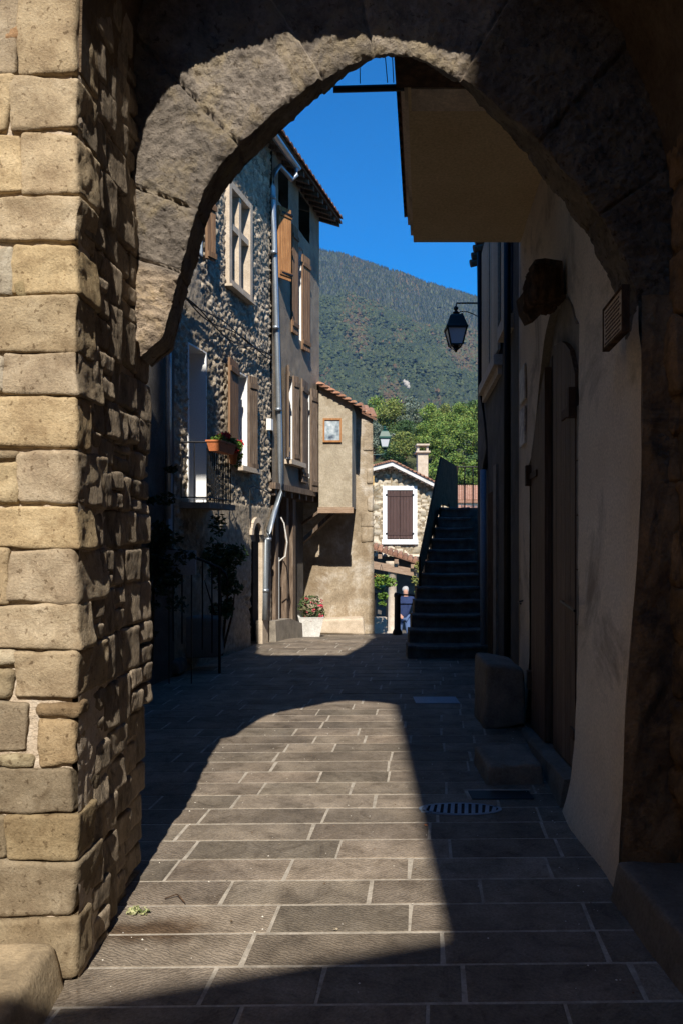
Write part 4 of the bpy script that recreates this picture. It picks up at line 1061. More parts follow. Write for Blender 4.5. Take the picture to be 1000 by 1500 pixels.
    # upper storey so the house has a body above
    mb = MB(); W.box(mb, dN, dE-.12, zs+.3, zs+.7, -3.4, -.5); mb.build('attic', M['plaster_r'], T)
    # plaque etc, fixed things
    P_ = thing('stone_plaque', W.pt(907, 475), 'small weathered marble plaque with faded engraved lines high on the beige wall', 'plaque')
    d0, d1 = W.d(921), W.d(893); z1 = W.z(893,456); z0 = W.z(893,511)
    mb = MB(); W.box(mb, d0, d1, z0, z1, .005, .03); mb.build('slab', M['palestone'], P_)
    mb = MB(); 
    for i in range(9):
        z = lerp(z1-.02, z0+.015, i/8); dd = d0+.02+rnd.uniform(0,.05)
        while dd < d1-.03:
            w_ = rnd.uniform(.012,.035); W.box(mb, dd, min(dd+w_, d1-.02), z-.004, z+.004, .030, .032); dd += w_+.009
    mb.build('engraving', M['rust'], P_)
    mb = MB(); W.box(mb, d0-.012, d0, z0-.012, z1+.012, .002, .035); W.box(mb, d1, d1+.012, z0-.012, z1+.012, .002, .035); W.box(mb, d0, d1, z1, z1+.012, .002, .035); W.box(mb, d0, d1, z0-.012, z0, .002, .035); mb.build('frame', M['darkwood'], P_)
    for (yt, yb, cc, lb) in ((538,588,[(.30,.30,.34),(.62,.60,.55),(.72,.68,.60)],'upper of the two small pale notice boards at the far end of the beige wall'),
                         (598,652,[(.10,.12,.20),(.60,.58,.56),(.72,.70,.66)],'lower of the two small pale notice boards at the far end of the beige wall')):
        S_ = thing('notice_board', W.pt(766,(yt+yb)/2), lb, 'notice', 'notice boards on the beige wall')
        mb = MB(); W.box(mb, W.d(770.5), W.d(763), W.z(767,yb), W.z(767,yt), .004, .02); mb.build('panel', surf('notice_print', cc, 9, 40, .6, 0, big=.3), S_)
    # carved timber beam end
    B_ = thing('timber_beam_end', W.pt(800, 425), 'rough dark split timber beam end jutting from the beige wall above the door', 'beam')
    mb = MB(); d = 4.9
    poly = [(823,382),(826,420),(812,436),(800,446),(790,462),(777,468),(768,452),(764,430),(776,415),(786,400),(792,388),(784,386),(783,380),(798,378)]
    pts_ = [ray(x,y_,4.75+ (825-x)*.004) for x, y_ in poly]
    mb.prism(pts_, (.02,.26,.03)); 
    mb2 = MB(); stone(mb2, ray(796,424,4.9), (.10,.14,.12), n=18, r=.03, amp=.03, freq=9, seed=170, tint=1, rough=.03)
    mb.build('beam', M['darkwood'], B_); o = mb2.build('split_core', M['darkwood'], B_, True)
    # black pole with wires
    Q = thing('black_pole', ray(585, 130, 4.75), 'short black metal pole jutting left from the deep eaves, with thin wires above', 'pole')
    mb = MB(); mb.tube([ray(488,131,4.75), ray(600,128,4.75)], .021, 10); mb.build('tube', M['iron'], Q)
    mb = MB()
    for (x, y0, x2, y1) in ((489,127,488,60),(527,122,526,40),(567,121,560,40),(576,121,572,40)): mb.tube([ray(x,y0,4.75), ray(x2,y1,4.75)], .003, 4)
    mb.build('wire', M['cable'], Q)
    # gate-side timber above eaves (dark block)
    mb = MB(); W.box(mb, 4.05, 4.615, zs-.02, zs+.35, -.2, eO/k+.07); mb.build('eaves_beam', M['darkwood'], T)
    # bench and step
    K = thing('stone_bench', (1.3, 6.6, 0), 'square grey stone block seat against the far end of the beige wall', 'stone block')
    a = ray(695,1070,6.35); b = ray(762,978,6.35); mb = MB()
    stone(mb, ((a.x+b.x)/2+.06, 6.6, .27), ((b.x-a.x)/2-.02,.27,.27), n=18, r=.04, amp=.014, freq=4, seed=171, tint=.75); mb.build('block', M['greystone'], K, True)
    K = thing('door_step', (1.1, 5.1, 0), 'low worn stone step in front of the arched door', 'step')
    mb = MB(); stone(mb, (1.13, 5.14, .055), (.185,.25,.075), n=16, r=.02, amp=.006, freq=5, seed=172, tint=.8); mb.build('block', M['greystone'], K, True)
build_right_house()
def drains():
    T = thing('oval_drain_grate', (.71, 4.44, 0), 'oval iron drain grate set in the paving at the right', 'drain grate')
    mb = MB(); cx, cy, rx, ry = .70, 4.44, .245, .10
    n = 28; ring_o = [Vector((cx+rx*math.cos(a), cy+ry*math.sin(a), .009)) for a in [2*math.pi*i/n for i in range(n)]]
    ring_i = [Vector((cx+(rx-.02)*math.cos(a), cy+(ry-.018)*math.sin(a), .009)) for a in [2*math.pi*i/n for i in range(n)]]
    for i in range(n): j = (i+1) % n; mb.quad(ring_o[i], ring_o[j], ring_i[j], ring_i[i]); mb.quad(ring_o[i]-Vector((0,0,.01)), ring_o[j]-Vector((0,0,.01)), ring_o[j], ring_o[i])
    for i in range(11):
        x = cx-rx+.04+i*(2*rx-.08)/10; hh = (ry-.012)*math.sqrt(max(0,1-((x-cx)/rx)**2)); mb.bar((x-.02,cy-hh,.005),(x+.01,cy+hh,.005), .022, .008)
    mb.build('grate', M['bluepipe'], T)
    mb = MB(); mb.prism([Vector((p.x,p.y,.0035)) for p in ring_o], (0,0,-.001)); mb.build('pit', M['dark'], T)
    T = thing('drain_cover', (1.0, 4.72, 0), 'dark rectangular iron cover beside the oval grate', 'drain cover')
    mb = MB(); a = ray(693,1172,1760/382); mb.box(.80, 1.18, 4.61, 4.76, .002, .008); mb.build('cover', M['iron'], T)
    mb = MB(); mb.box(.775,1.2,4.765,4.79,.001,.006); mb.box(.775,.798,4.60,4.765,.001,.006); mb.build('frame', M['joint'], T)
    T = thing('manhole_cover', (1.0, 7.3, 0), 'flat square cover in the shaded paving before the stairs', 'manhole cover')
    mb = MB(); mb.box(.72, 1.15, 7.3, 7.6, .003, .008); mb.build('cover', M['bluepipe'], T)
drains()
def grit():
    rg = random.Random(77); mb = MB()
    for i in range(420):
        d = rg.uniform(2.6, 7.5); x = rg.uniform(-.98, 1.2)+.05*d if rg.random() < .5 else (rg.choice([-.93+rg.gauss(.03,.05), 1.12+.11*(d-3.4)-abs(rg.gauss(0,.06))]))
        r_ = rg.uniform(.0015,.0055); p = Vector((x, d, .004+r_*.4)); n = len(mb.v)
        for q in range(4): a = q*1.57+rg.uniform(-.3,.3); mb.v.append(p+Vector((math.cos(a)*r_*rg.uniform(.7,1.3), math.sin(a)*r_*rg.uniform(.7,1.3), 0)))
        mb.v += [p+Vector((0,0,r_*.8))]
        t = rg.choice([(.5,.46,.4),(.25,.2,.15),(.8,.75,.66),(.16,.10,.06)])
        for q in range(4): mb.f.append((n+q, n+(q+1)%4, n+4)); mb.c.append(t)
    tag(mb.build('grit', M['leaf']), 'loose grit and crumbs scattered on the paving slabs', kind='stuff')
    for k, (x, d, c, lb) in enumerate(((.463,4.165,(.75,.24,.05),'small orange fallen leaf on the paving near the oval grate'),(-.02,3.05,(.5,.42,.3),'pale dry fallen leaf on the sunlit paving in the foreground'),(-.45,3.12,(.2,.13,.07),'brown curled fallen leaf on the sunlit paving left of centre'))):
        mb = MB(); p = Vector((x,d,.012)); 
        for q in range(5): a = q*.5+k; mb.tri(p, p+Vector((math.cos(a)*.013, math.sin(a)*.013, .003*(q%2))), p+Vector((math.cos(a+.5)*.013, math.sin(a+.5)*.013, .004)), c)
        T = mb.build('fallen_leaf', M['leaf'], loc=p); tag(T, lb, 'leaf')
grit()
def weeds():
    T = thing('weed_tuft', ray(203, 1338, 3.2), 'small pale green weed at the foot of the left pier', 'weed')
    mb = MB(); c = ray(203,1338,3.2); c.z = .015
    leaves(mb, c, (.05,.03,.018), 90, .010, [(.3,.33,.14),(.42,.42,.22),(.18,.24,.08)], seed=3, shell=0); mb.build('foliage', M['leaf'], T)
    T = thing('dry_twig', ray(240, 1320, 3.3), 'dry curled twig lying on the sunlit paving', 'twig')
    mb = MB(); c = Vector((-.78,3.32,.012)); mb.tube([c, c+Vector((.05,.02,.01)), c+Vector((.07,-.02,.02)), c+Vector((.10,-.05,.004))], .0025, 5); mb.build('twig', M['darkwood'], T)
weeds()

# ------------------------------------------------------------------ right neighbour
def build_neighbour():
    W = NB; T = thing('dark_neighbour_house', W.at(9, 0), 'dark narrow house front with beige shutters behind the beige house', 'house')
    d0, d1 = W.d(764), 11.5; zt = W.z(712,352)
    mb = MB(); mb.grid(lambda u, v: W.at(u, v, .01*noise.noise((u*3,v*3,0))), lines(d0,d1,.1,[]), lines(-.1,zt+.1,.1,[]), flip=True)
    mb.prism([W.at(d1,-.1,0), W.at(d1,-.1,-4), W.at(d1,zt+.1,-4), W.at(d1,zt+.1,0)], (0,.05,0)); mb.build('wall', M['plaster_d'], T, True)
    mb = MB(); W.box(mb, d0, d1-.05, -.1, zt+.09, -4, -.05); mb.build('house_body', M['dark'], T)
    # shutters
    zb_ = 3.75; ztp = zt-.15
    a, m_, b = W.d(736), W.d(723), W.d(711)
    mb = MB(); W.box(mb, m_-.25, m_+.25, zb_, ztp, .005, .012); o = mb.build('window', M['glass'], T)
    shutter(W, o, a, m_-.06, zb_, ztp, .03, 'beigeshut', 4, 0, battens=False); shutter(W, o, m_+.06, b, zb_, ztp, .03, 'beigeshut', 4, 0, battens=False)
    mb = MB(); W.box(mb, a+.05, b+.05, zb_-.16, zb_-.04, .0, .10); W.box(mb, a+.08, b+.02, zb_-.26, zb_-.161, .0, .05); mb.build('sill', M['palestone'], o)
    mb = MB(); W.box(mb, W.d(751), W.d(742), 3.95, zt, .005, .012); o = mb.build('window', M['glass'], T)
    shutter(W, o, W.d(748), W.d(741), 3.95, zt-.05, .03, 'beigeshut', 3, 0, battens=False)
    mb = MB(); W.box(mb, W.d(752), W.d(741), 3.75, 3.9, 0, .10); mb.build('sill', M['palestone'], o)
    mb = MB(); p = W.at(W.d(757), 0, .10); mb.tube([p, p+Vector((0,0,5.2))], .035, 8); mb.build('downpipe', M['iron'], T, True)
    p = ray(707, 960, 10.1); mb = MB(); p.z = 0
    mb.tube([p, Vector((p.x,p.y,ray(707,688,10.1).z))], .042, 10)
    bp = mb.build('downpipe', M['bluepipe'], T, True); tag(bp, 'pale blue-grey downpipe beside the stairs')
    mb = MB(); q = Vector((p.x+.02,p.y,ray(707,688,10.1).z)); mb.tube([q, q+Vector((.06,.1,.3)), W.at(10.5, q.z+1.2,.06), W.at(10.7, zt,.06)], .035, 8); mb.build('cable_duct', M['iron'], T, True)
    # ground floor door shade
    mb = MB(); W.box(mb, W.d(725), W.d(716), .0, 2.2, .003, .02); mb.build('door', M['darkwood'], T)
    mb = MB(); W.box(mb, W.d(729), W.d(725), 0, 2.5, 0, .03); mb.build('door_surround', M['greystone'], T)
    # eave
    mb = MB()
    for i in range(16):
        dd = lerp(d0+.1, d1, i/15); mb.tube([W.at(dd, zt+.13, .12), W.at(dd, zt+.4,-1)], .06, 8, rnd.uniform(.8,1.1))
    mb.build('roof_tiles', M['darktile'], T)
build_neighbour()
def lantern(c, s, mat, name_label, arm, cat='street lamp', scroll=True):
    """c = centre of lantern top ring; s = half width of lantern head"""
    T = thing('wall_lantern', arm[0], name_label, cat, 'wall lanterns in the alley')
    mb = MB(); z = c.z
    mb.lathe(c, [(.015,.34*s/.17),(.03,.33*s/.17),(.034,.30*s/.17),(.02,.27*s/.17),(.05,.24*s/.17),(.03,.21*s/.17)], 12)
    q2 = math.sqrt(2)
    mb.lathe(c, [(.45*s*q2,.20*s/.17),(.62*s*q2,.17*s/.17),(.92*s*q2,0.015),(1.0*s*q2,.0),(1.0*s*q2,-.03)], 4, rot=R(45))
    mb.build('cap', M[mat], T)
    H_ = .27*s/.17
    mb = MB(); mb.lathe(c, [(.86*s*q2,-.032),(.52*s*q2,-H_)], 4, rot=R(45)); g = mb.build('glass', M['frost'], T)
    mb = MB()
    for k in range(4):
        a = R(45+90*k); mb.bar(c+Vector((.90*s*q2*math.cos(a), .90*s*q2*math.sin(a), -.02)), c+Vector((.55*s*q2*math.cos(a), .55*s*q2*math.sin(a), -H_-.01)), .018*s/.17)
    mb.lathe(c, [(.56*s*q2,-H_-.0),(.58*s*q2,-H_-.02)], 4, rot=R(45)); mb.lathe(c+Vector((0,0,-H_-.02)), [(.25*s,0),(.30*s,-.03),(.12*s,-.05),(.16*s,-.07),(.04*s,-.095)], 10)
    for k in range(4):
        a = R(45+90*k); mb.bar(c+Vector((.5*s*q2*math.cos(a), .5*s*q2*math.sin(a), -H_-.02)), c+Vector((.12*s*math.cos(a), .12*s*math.sin(a), -H_-.09*s/.17)), .012*s/.17)
    mb.build('frame', M[mat], T)
    mb = MB(); mb.tube(arm, .014*s/.17, 8)
    if scroll:
        e = Vector(arm[0]); t = Vector(arm[-1]); d = (t-e)
        pts_ = []
        for i in range(22):
            u = i/21; 
            a = u*2.2*math.pi; r_ = .045*(1-.75*u)
            pts_.append(e.lerp(t, .78)+Vector((d.x*.0-.0,0,-.055))+Vector((math.cos(a+1.2)*r_, 0, math.sin(a+1.2)*r_)))
        mb.tube([e+Vector((0,0,-.22)), e.lerp(t,.3)+Vector((0,0,-.12)), e.lerp(t,.55)+Vector((0,0,-.05)), pts_[0]]+pts_[1:], .007, 6)
    mb.build('bracket', M[mat], T)
dl = 10.9
lantern(ray(667, 480, dl), .155, 'teal', 'black wall lantern with frosted panes hanging against the mountain', [ray(704,444,dl), ray(690,444,dl), ray(668,444,dl), ray(667,450,dl), ray(667,458,dl)])
dl2 = 17.5
lantern(ray(563, 641, dl2), .135, 'green', 'green wall lantern with white glass on the corner of the tan house', [ray(544,666,dl2), ray(556,666,dl2), ray(563,665,dl2), ray(563,660,dl2)], scroll=False)

# ------------------------------------------------------------------ stair
def build_stair():
    T = thing('stone_staircase', (1.4, 10.06, 0), 'dark outdoor stone staircase rising to a landing', 'staircase')
    ns = 12; rise, run = .18, .27
    for k in range(ns):
        d = 10.06+run*k; z = rise*(k+1)
        xl = interp(k, [0,1,2,3,4,5,11], [.885,.93,.99,1.05,1.11,1.20,1.72]); xr = NB.at(d,0).x-.01
        mb = MB(); n_ = 14
        xs = [lerp(xl, xr, i/n_) for i in range(n_+1)]
        ws = [(-.012*math.sin(math.pi*i/n_)+.006*noise.noise((i*.7,k,0))) for i in range(n_+1)]
        mb.grid(lambda u, v: (xs[u], d+(-.03 if v < 3 else .0)+[0,0,.0,.0,.32][v]+(.03 if v == 0 else 0)*1+ (.008*noise.noise((u,k,v))), [z-rise-.05, z-.05, z-.012+ws[u], z+ws[u], z+ws[u]][v]), list(range(n_+1)), [0,1,2,3,4]) if False else None
        for i in range(n_):
            a, b = i, i+1
            def col_(q): 
                jy = .008*noise.noise((q*.9,k*3,1)); return [Vector((xs[q], d, z-rise-.02)), Vector((xs[q], d, z-.045)), Vector((xs[q], d-.03+jy, z-.04+ws[q])), Vector((xs[q], d-.03+jy, z-.008+ws[q])), Vector((xs[q], d-.02+jy, z+ws[q])), Vector((xs[q], d+run+.02, z+ws[q]*.3))]
            A_, B_ = col_(a), col_(b)
            for q in range(5): mb.quad(A_[q], B_[q], B_[q+1], A_[q+1])
        mb.prism([(xl,d,-.2),(xl,d,z-.045),(xl,d-.025,z-.02),(xl,d-.02,z),(xl,d+run+.02,z),(xl,d+run+.02,-.2)], (.01,0,0))
        mb.build('step', M['darkstone'], T)
    zL = rise*ns
    mb = MB(); dL = 10.06+run*ns
    mb.prism([(1.74,dL,-.6),(2.42,dL,-.6),(3.3,16.1,-.6),(2.38,16.1,-.6)], (0,0,zL+.6-.002)); mb.build('landing', M['darkstone'], T)
    # sheet-metal parapet along the stair
    mb = MB(); nrm = Vector((-.03,.006,0))
    P0t, P0b = ray(613,816,11.2), ray(613,845,11.2); P1t, P1b = ray(643.5,669,14.0), ray(644,738,14.0)
    mb.prism([P0b, P1b, P1t, P0t], (.03,0,0)); mb.build('stair_parapet', M['darkwood'], T)
    mb = MB(); mb.prism([P1b, ray(668,748,16), ray(668,684,16), P1t], (.03,.01,0)); mb.build('landing_parapet', M['darkwood'], T)
    mb = MB(); p = ray(614.5, 816, 11.2); mb.tube([Vector((p.x,p.y,.6)), p], .022, 8)
    mb.build('post', M['iron'], T)
    for t in (.33,.66,.98): 
        q = P0b.lerp(P1b,t); mb = MB(); mb.tube([q+Vector((0,0,.05)), Vector((q.x,q.y,q.z-.55))], .014, 6); mb.build('post', M['iron'], T)
    mb = MB()
    mb.tube([ray(668,684,16), ray(703,684,16)], .016, 6); mb.tube([ray(668,746,16), ray(703,746,16)], .014, 6)
    for x in (668,680,692,703): mb.tube([ray(x,684,16), ray(x,750,16)], .014, 6)
    mb.build('railing', M['iron'], T)
    for x in (648,657): mb = MB(); mb.tube([ray(x,738,14.6), ray(x,757,14.6)], .014, 6); mb.build('post', M['iron'], T)
build_stair()
def bollard():
    T = thing('bollard', ray(581, 930, 14.9), 'dark iron bollard at the end of the alley beside the walking man', 'bollard')
    b = ray(581.5, 930, 14.9); mb = MB(); h = 62*14.9/1100
    mb.lathe(b, [(.095,0),(.095,.06),(.065,.12),(.06,h-.1),(.07,h-.08),(.07,h-.04),(.05,h)], 14); mb.build('post', M['iron'], T, True)
    T = thing('barrier_rail', ray(600, 930, 14.9), 'two-bar metal barrier between the bollard and the staircase', 'railing')
    mb = MB(); mb.tube([ray(583,871,14.9), ray(613,872,14.9)], .016, 8); mb.tube([ray(583,885,14.9), ray(613,885,14.9)], .014, 8); mb.tube([ray(611,871,14.9), ray(611,932,14.9)], .018, 8); mb.build('rail', M['iron'], T)
bollard()

# ------------------------------------------------------------------ small rubble house
def build_small_house():
    D = 25.0; T = thing('small_rubble_house', ray(590, 930, D), 'small pale rubble gable house with one brown shuttered window, beyond the stairs', 'house')
    gx = lambda px: ray(px,0,D).x; gzz = lambda py: ray(0,py,D).z
    wx0, wx1, wz0, wz1 = gx(560), gx(610), gzz(795), gzz(712)
    xa, xb = gx(520), gx(665); xap, zap = gx(573), gzz(682)
    def top(x): return zap-abs(x-xap)*(.26 if x < xap else .50)
    mb = MB()
    def Hh(u, v):
        wv = Vector((u, v*1.3, 0)); wv += Vector((noise.noise(wv*2.5), noise.noise(wv*2.5+Vector((5,5,5))), 0))*.1
        dist, pts = noise.voronoi(wv*4.8); e = dist[1]-dist[0]; c = pts[0]; h = (math.sin(c[0]*12.9+c[1]*78.2+c[2]*3.7)*43758.5) % 1
        return smooth(e/.3)*.06, h, e
    us = lines(xa, xb, .045, [wx0, wx1]); vs = lines(-2.2, zap, .045, [wz0, wz1, -.2])
    gzcut = gzz(808)
    mb.grid(lambda u, v: (u, D-Hh(u,v)[0], min(v, top(u))), us, vs, keep=lambda u, v: v < top(u)+.05 and not (wx0 < u < wx1 and wz0 < v < wz1),
        colf=lambda u, v: (lambda q: (.50,.44,.36) if q[2] < .10 else ((.55+.75*q[1]), (.53+.74*q[1]), (.48+.76*q[1])))(Hh(u,v)))
    mb.build('gable_wall', M['houserubble'], T, True)
    mb = MB(); mb.prism([(xa,D+.2,-2.2),(xb,D+.2,-2.2),(xb,D+.2,top(xb)),(xap,D+.2,zap-.02),(xa,D+.2,top(xa))], (0,6,0)); mb.build('house_body', M['plaster_t'], T)
    # window
    mb = MB(); t = .14; y0 = D-.10
    mb.box(wx0,wx0+t,y0,D+.1,wz0,wz1); mb.box(wx1-t,wx1,y0,D+.1,wz0,wz1); mb.box(wx0+t,wx1-t,y0,D+.1,wz1-t,wz1); mb.box(wx0-.03,wx1+.03,y0-.03,D+.1,wz0-.05,wz0+t*.8)
    wo = mb.build('window', M['white'], T)
    mb = MB(); a, b = wx0+t, wx1-t; m_ = (a+b)/2
    for s0, s1 in ((a+.005,m_-.006),(m_+.006,b-.005)):
        for i in range(4): mb.box(lerp(s0,s1,i/4)+.003, lerp(s0,s1,(i+1)/4)-.003, y0+.03, y0+.07, wz0+t, wz1-t, rnd.uniform(.9,1.1))
        for zf in (.1,.9): zc = lerp(wz0+t,wz1-t,zf); mb.box(s0, s1, y0+.015, y0+.03, zc-.05, zc+.05, .85)
    mb.build('shutter', M['brownshut'], wo)
    mb = MB()
    for x in (a-.02, b+.0):
        for zf in (.1,.9): zc = lerp(wz0+t,wz1-t,zf); mb.box(x-.03, x+.04, y0-.01, y0+.015, zc-.03, zc+.03)
    mb.build('hinge', M['iron'], wo)
    # roof: two slopes of tiles, plus genoise
    mb = MB()
    for (xs_, sl2, xe) in ((xap, .26, gx(524)), (xap, .50, gx(662))):
        n_ = 16; zf = lambda x: zap+.10-abs(x-xap)*sl2
        for i in range(n_):
            x0 = lerp(xs_, xe, i/n_); x1 = lerp(xs_, xe, (i+1)/n_+.02)
            for r_ in range(3):
                t = rnd.uniform(.7,1.3); y0 = D-.45+r_*2.2
                mb.hexa([(x0,y0,zf(x0)-.0),(x1,y0,zf(x1)-.0),(x1,y0+2.3,zf(x1)),(x0,y0+2.3,zf(x0)),(x0,y0,zf(x0)+.04),(x1,y0,zf(x1)+.07),(x1,y0+2.3,zf(x1)+.07),(x0,y0+2.3,zf(x0)+.04)], (t,t*.95,t*.95))
    rf = mb.build('roof', M['tile'], T)
    mb = MB()
    for (xe, sl2) in ((gx(524), .26), (gx(655), .50)):
        zf = lambda x: zap+.10-abs(x-xap)*sl2
        mb.hexa([(xap,D-.4,zf(xap)-.15),(xe,D-.4,zf(xe)-.15),(xe,D-.0,zf(xe)-.15),(xap,D-.0,zf(xap)-.15),(xap,D-.4,zf(xap)-.002),(xe,D-.4,zf(xe)-.002),(xe,D,zf(xe)-.002),(xap,D,zf(xap)-.002)])
    mb.build('verge_board', M['whitew'], rf)
    mb = MB()
    for (xe, sl2) in ((gx(538), .26), (gx(652), .50)):
        zf = lambda x: zap+.10-abs(x-xap)*sl2-.19; n_ = max(3, int(abs(xe-xap)/.17))
        for i in range(n_):
            x = lerp(xap, xe, (i+.5)/n_); mb.lathe((x, D-.32, zf(x)), [(.075,-.02),(.075,.06)], 8, rnd.uniform(.5,.9))
    mb.build('scalloped_eave', M['darktile'], rf)
    mb = MB(); c = ray(618, 700, 27.5); 
    w_ = 7.5*27.5/1100; zt = ray(0,664,27.5).z; mb.box(c.x-w_,c.x+w_,27.3,27.8,c.z-.6,zt)
    mb.box(c.x-w_-.07,c.x+w_+.07,27.2,27.9,zt,zt+.06)
    for q in (-1,1): mb.box(c.x+q*w_-.04+(-.02*q),c.x+q*w_+.04-.02*q,27.35,27.75,zt+.06,zt+.26)
    mb.box(c.x-w_-.05,c.x+w_+.05,27.25,27.85,zt+.26,zt+.32); mb.build('chimney', M['palestone'], rf)
    mb = MB(); mb.box(gx(524),gx(547),D-.3,D-.1,gzz(712),gzz(698)); mb.build('fascia', M['ochre'], T)
    # pent roof and porch
    mb = MB(); d2 = 22.6
    a = ray(540,796,D-.3); b = ray(640,830,D-.3); a2 = ray(538,800,d2); b2 = ray(640,834,d2)
    mb.hexa([a2-Vector((0,0,.05)), b2-Vector((0,0,.05)), b-Vector((0,0,.05)), a-Vector((0,0,.05)), a2, b2, b, a], .5)
    n_ = 14
    for i in range(n_):
        p = a.lerp(b,(i+.5)/n_); q = a2.lerp(b2,(i+.5)/n_); mb.tube([p+Vector((0,0,.03)), q+Vector((0,0,.03))], .075, 8, rnd.uniform(.6,1.2))
    mb.build('porch_roof', M['tile'], T)
    mb = MB(); mb.bar(ray(538,826,22.7), ray(640,845,22.7), .16, .22); 
    for x in (556,580,604,628): mb.bar(ray(x,812+ (x-545)*.3,22.5), ray(x,806+(x-545)*.3,24.5), .12, .12)
    mb.build('porch_beam', M['beam'], T)
    mb = MB(); c = ray(574, 925, 22.8); h = c.z; zt = ray(0,822,22.8).z
    mb.lathe((c.x,c.y,-2.0), [(.17,0),(.17,.8),(.135,.82),(.125,zt+2.0-.2),(.15,zt+2.0-.18),(.2,zt+2.0-.1),(.2,zt+2.0)], 14); mb.build('column', M['palestone'], T, True)
    mb = MB(); mb.box(gx(540), gx(640), 24.6, 24.75, -2.2, gzz(815)); mb.build('porch_back', M['plaster_d'], T)
    # low wall with bars
    mb = MB(); a = ray(544, 0, 21.5).x; b = ray(566,0,21.5).x; mb.box(a, b, 21.4, 21.6, -2, ray(0,904,21.5).z); mb.build('low_wall', M['palestone'], T)
    mb = MB()
    for x in (549,566): mb.tube([ray(x,868,21.5), ray(x,904,21.5)], .03, 6)
    mb.tube([ray(546,870,21.5), ray(568,870,21.5)], .02, 6); mb.build('railing', M['iron'], T)
    K = thing('hanging_basket', ray(557, 850, 20), 'green hanging flower basket with trailing foliage beside the porch column', 'hanging basket')
    c = ray(558, 857, 20); mb = MB(); mb.lathe(c, [(.08,-.14),(.16,-.02),(.17,.0)], 12); mb.build('basket', M['green'], K, True)
    mb = MB(); 
    for (x, y_, r_, n_) in ((560,850,.22,240),(552,856,.18,160),(560,873,.14,130),(572,853,.16,120),(560,884,.09,60)): leaves(mb, ray(x,y_,20), (r_,r_,r_*.8), n_, .045, [(.12,.22,.03),(.2,.3,.05),(.07,.14,.02)], seed=int(x+y_))
    leaves(mb, ray(555,844,20), (.2,.1,.06), 30, .03, [(.6,.55,.1),(.7,.3,.1)], seed=77)
    mb.build('foliage', M['leaf'], K)
    mb = MB()
    for q in (-.14,.14): mb.tube([c+Vector((q,0,0)), c+Vector((0,0,.55))], .006, 5)
    mb.build('chain', M['iron'], K)
    K = thing('porch_creeper', ray(611, 850, 22.4), 'yellowing creeper hanging under the porch beam near the stairs', 'plant')
    mb = MB()
    for (x, y_) in ((611,830),(608,850),(611,868),(613,885)): leaves(mb, ray(x,y_,22.4), (.1,.1,.2), 50, .05, [(.3,.28,.08),(.2,.24,.06)], seed=int(x*y_))
    mb.build('foliage', M['leaf'], K)
build_small_house()
def far_house():
    D = 48; T = thing('far_tiled_house', ray(685, 750, D), 'low white house with a red tiled roof seen through the landing railing', 'house')
    mb = MB(); a = ray(655,790,D); b = ray(760,731,D); mb.box(a.x,b.x,D,D+6,-2,b.z); mb.build('wall', M['whitew'], T)
    mb = MB(); r0 = ray(650,733,D-.4); r1 = ray(765,733,D-.4); t0 = ray(650,712,D+3); t1 = ray(765,712,D+3); e = Vector((0,0,.15))
    mb.hexa([r0-e,r1-e,t1-e,t0-e,r0,r1,t1,t0], .9); mb.hexa([t0-e,t1-e,(r1.x,D+6.4,r1.z-.15),(r0.x,D+6.4,r0.z-.15),t0,t1,(r1.x,D+6.4,r1.z),(r0.x,D+6.4,r0.z)], .9)
    for i in range(40):
        p = r0.lerp(r1,i/39); q = t0.lerp(t1,i/39); mb.bar(p+Vector((0,0,.03)), q+Vector((0,0,.03)), .1, .08, col=rnd.uniform(.8,1.2))
    mb.build('roof', M['tile'], T)
    T = thing('far_lean_to', ray(660, 750, 34), 'low red-tiled lean-to roof just beyond the landing', 'shed')
    mb = MB(); D = 34; a, b = ray(640,748,D), ray(710,752,D); c_, d_ = ray(640,741,D+2.5), ray(710,744,D+2.5); e = Vector((0,0,.12))
    mb.hexa([a-e,b-e,d_-e,c_-e,a,b,d_,c_], .9)
    for i in range(16): mb.bar(a.lerp(b,i/15)+Vector((0,0,.04)), c_.lerp(d_,i/15)+Vector((0,0,.04)), .12, .1, col=rnd.uniform(.7,1.4))
    mb.build('roof', M['tile'], T); mb = MB(); mb.box(a.x+.1,b.x-.1,D+.1,D+2.4,-2,a.z-.12); mb.build('wall', M['plaster_t'], T)
far_house()

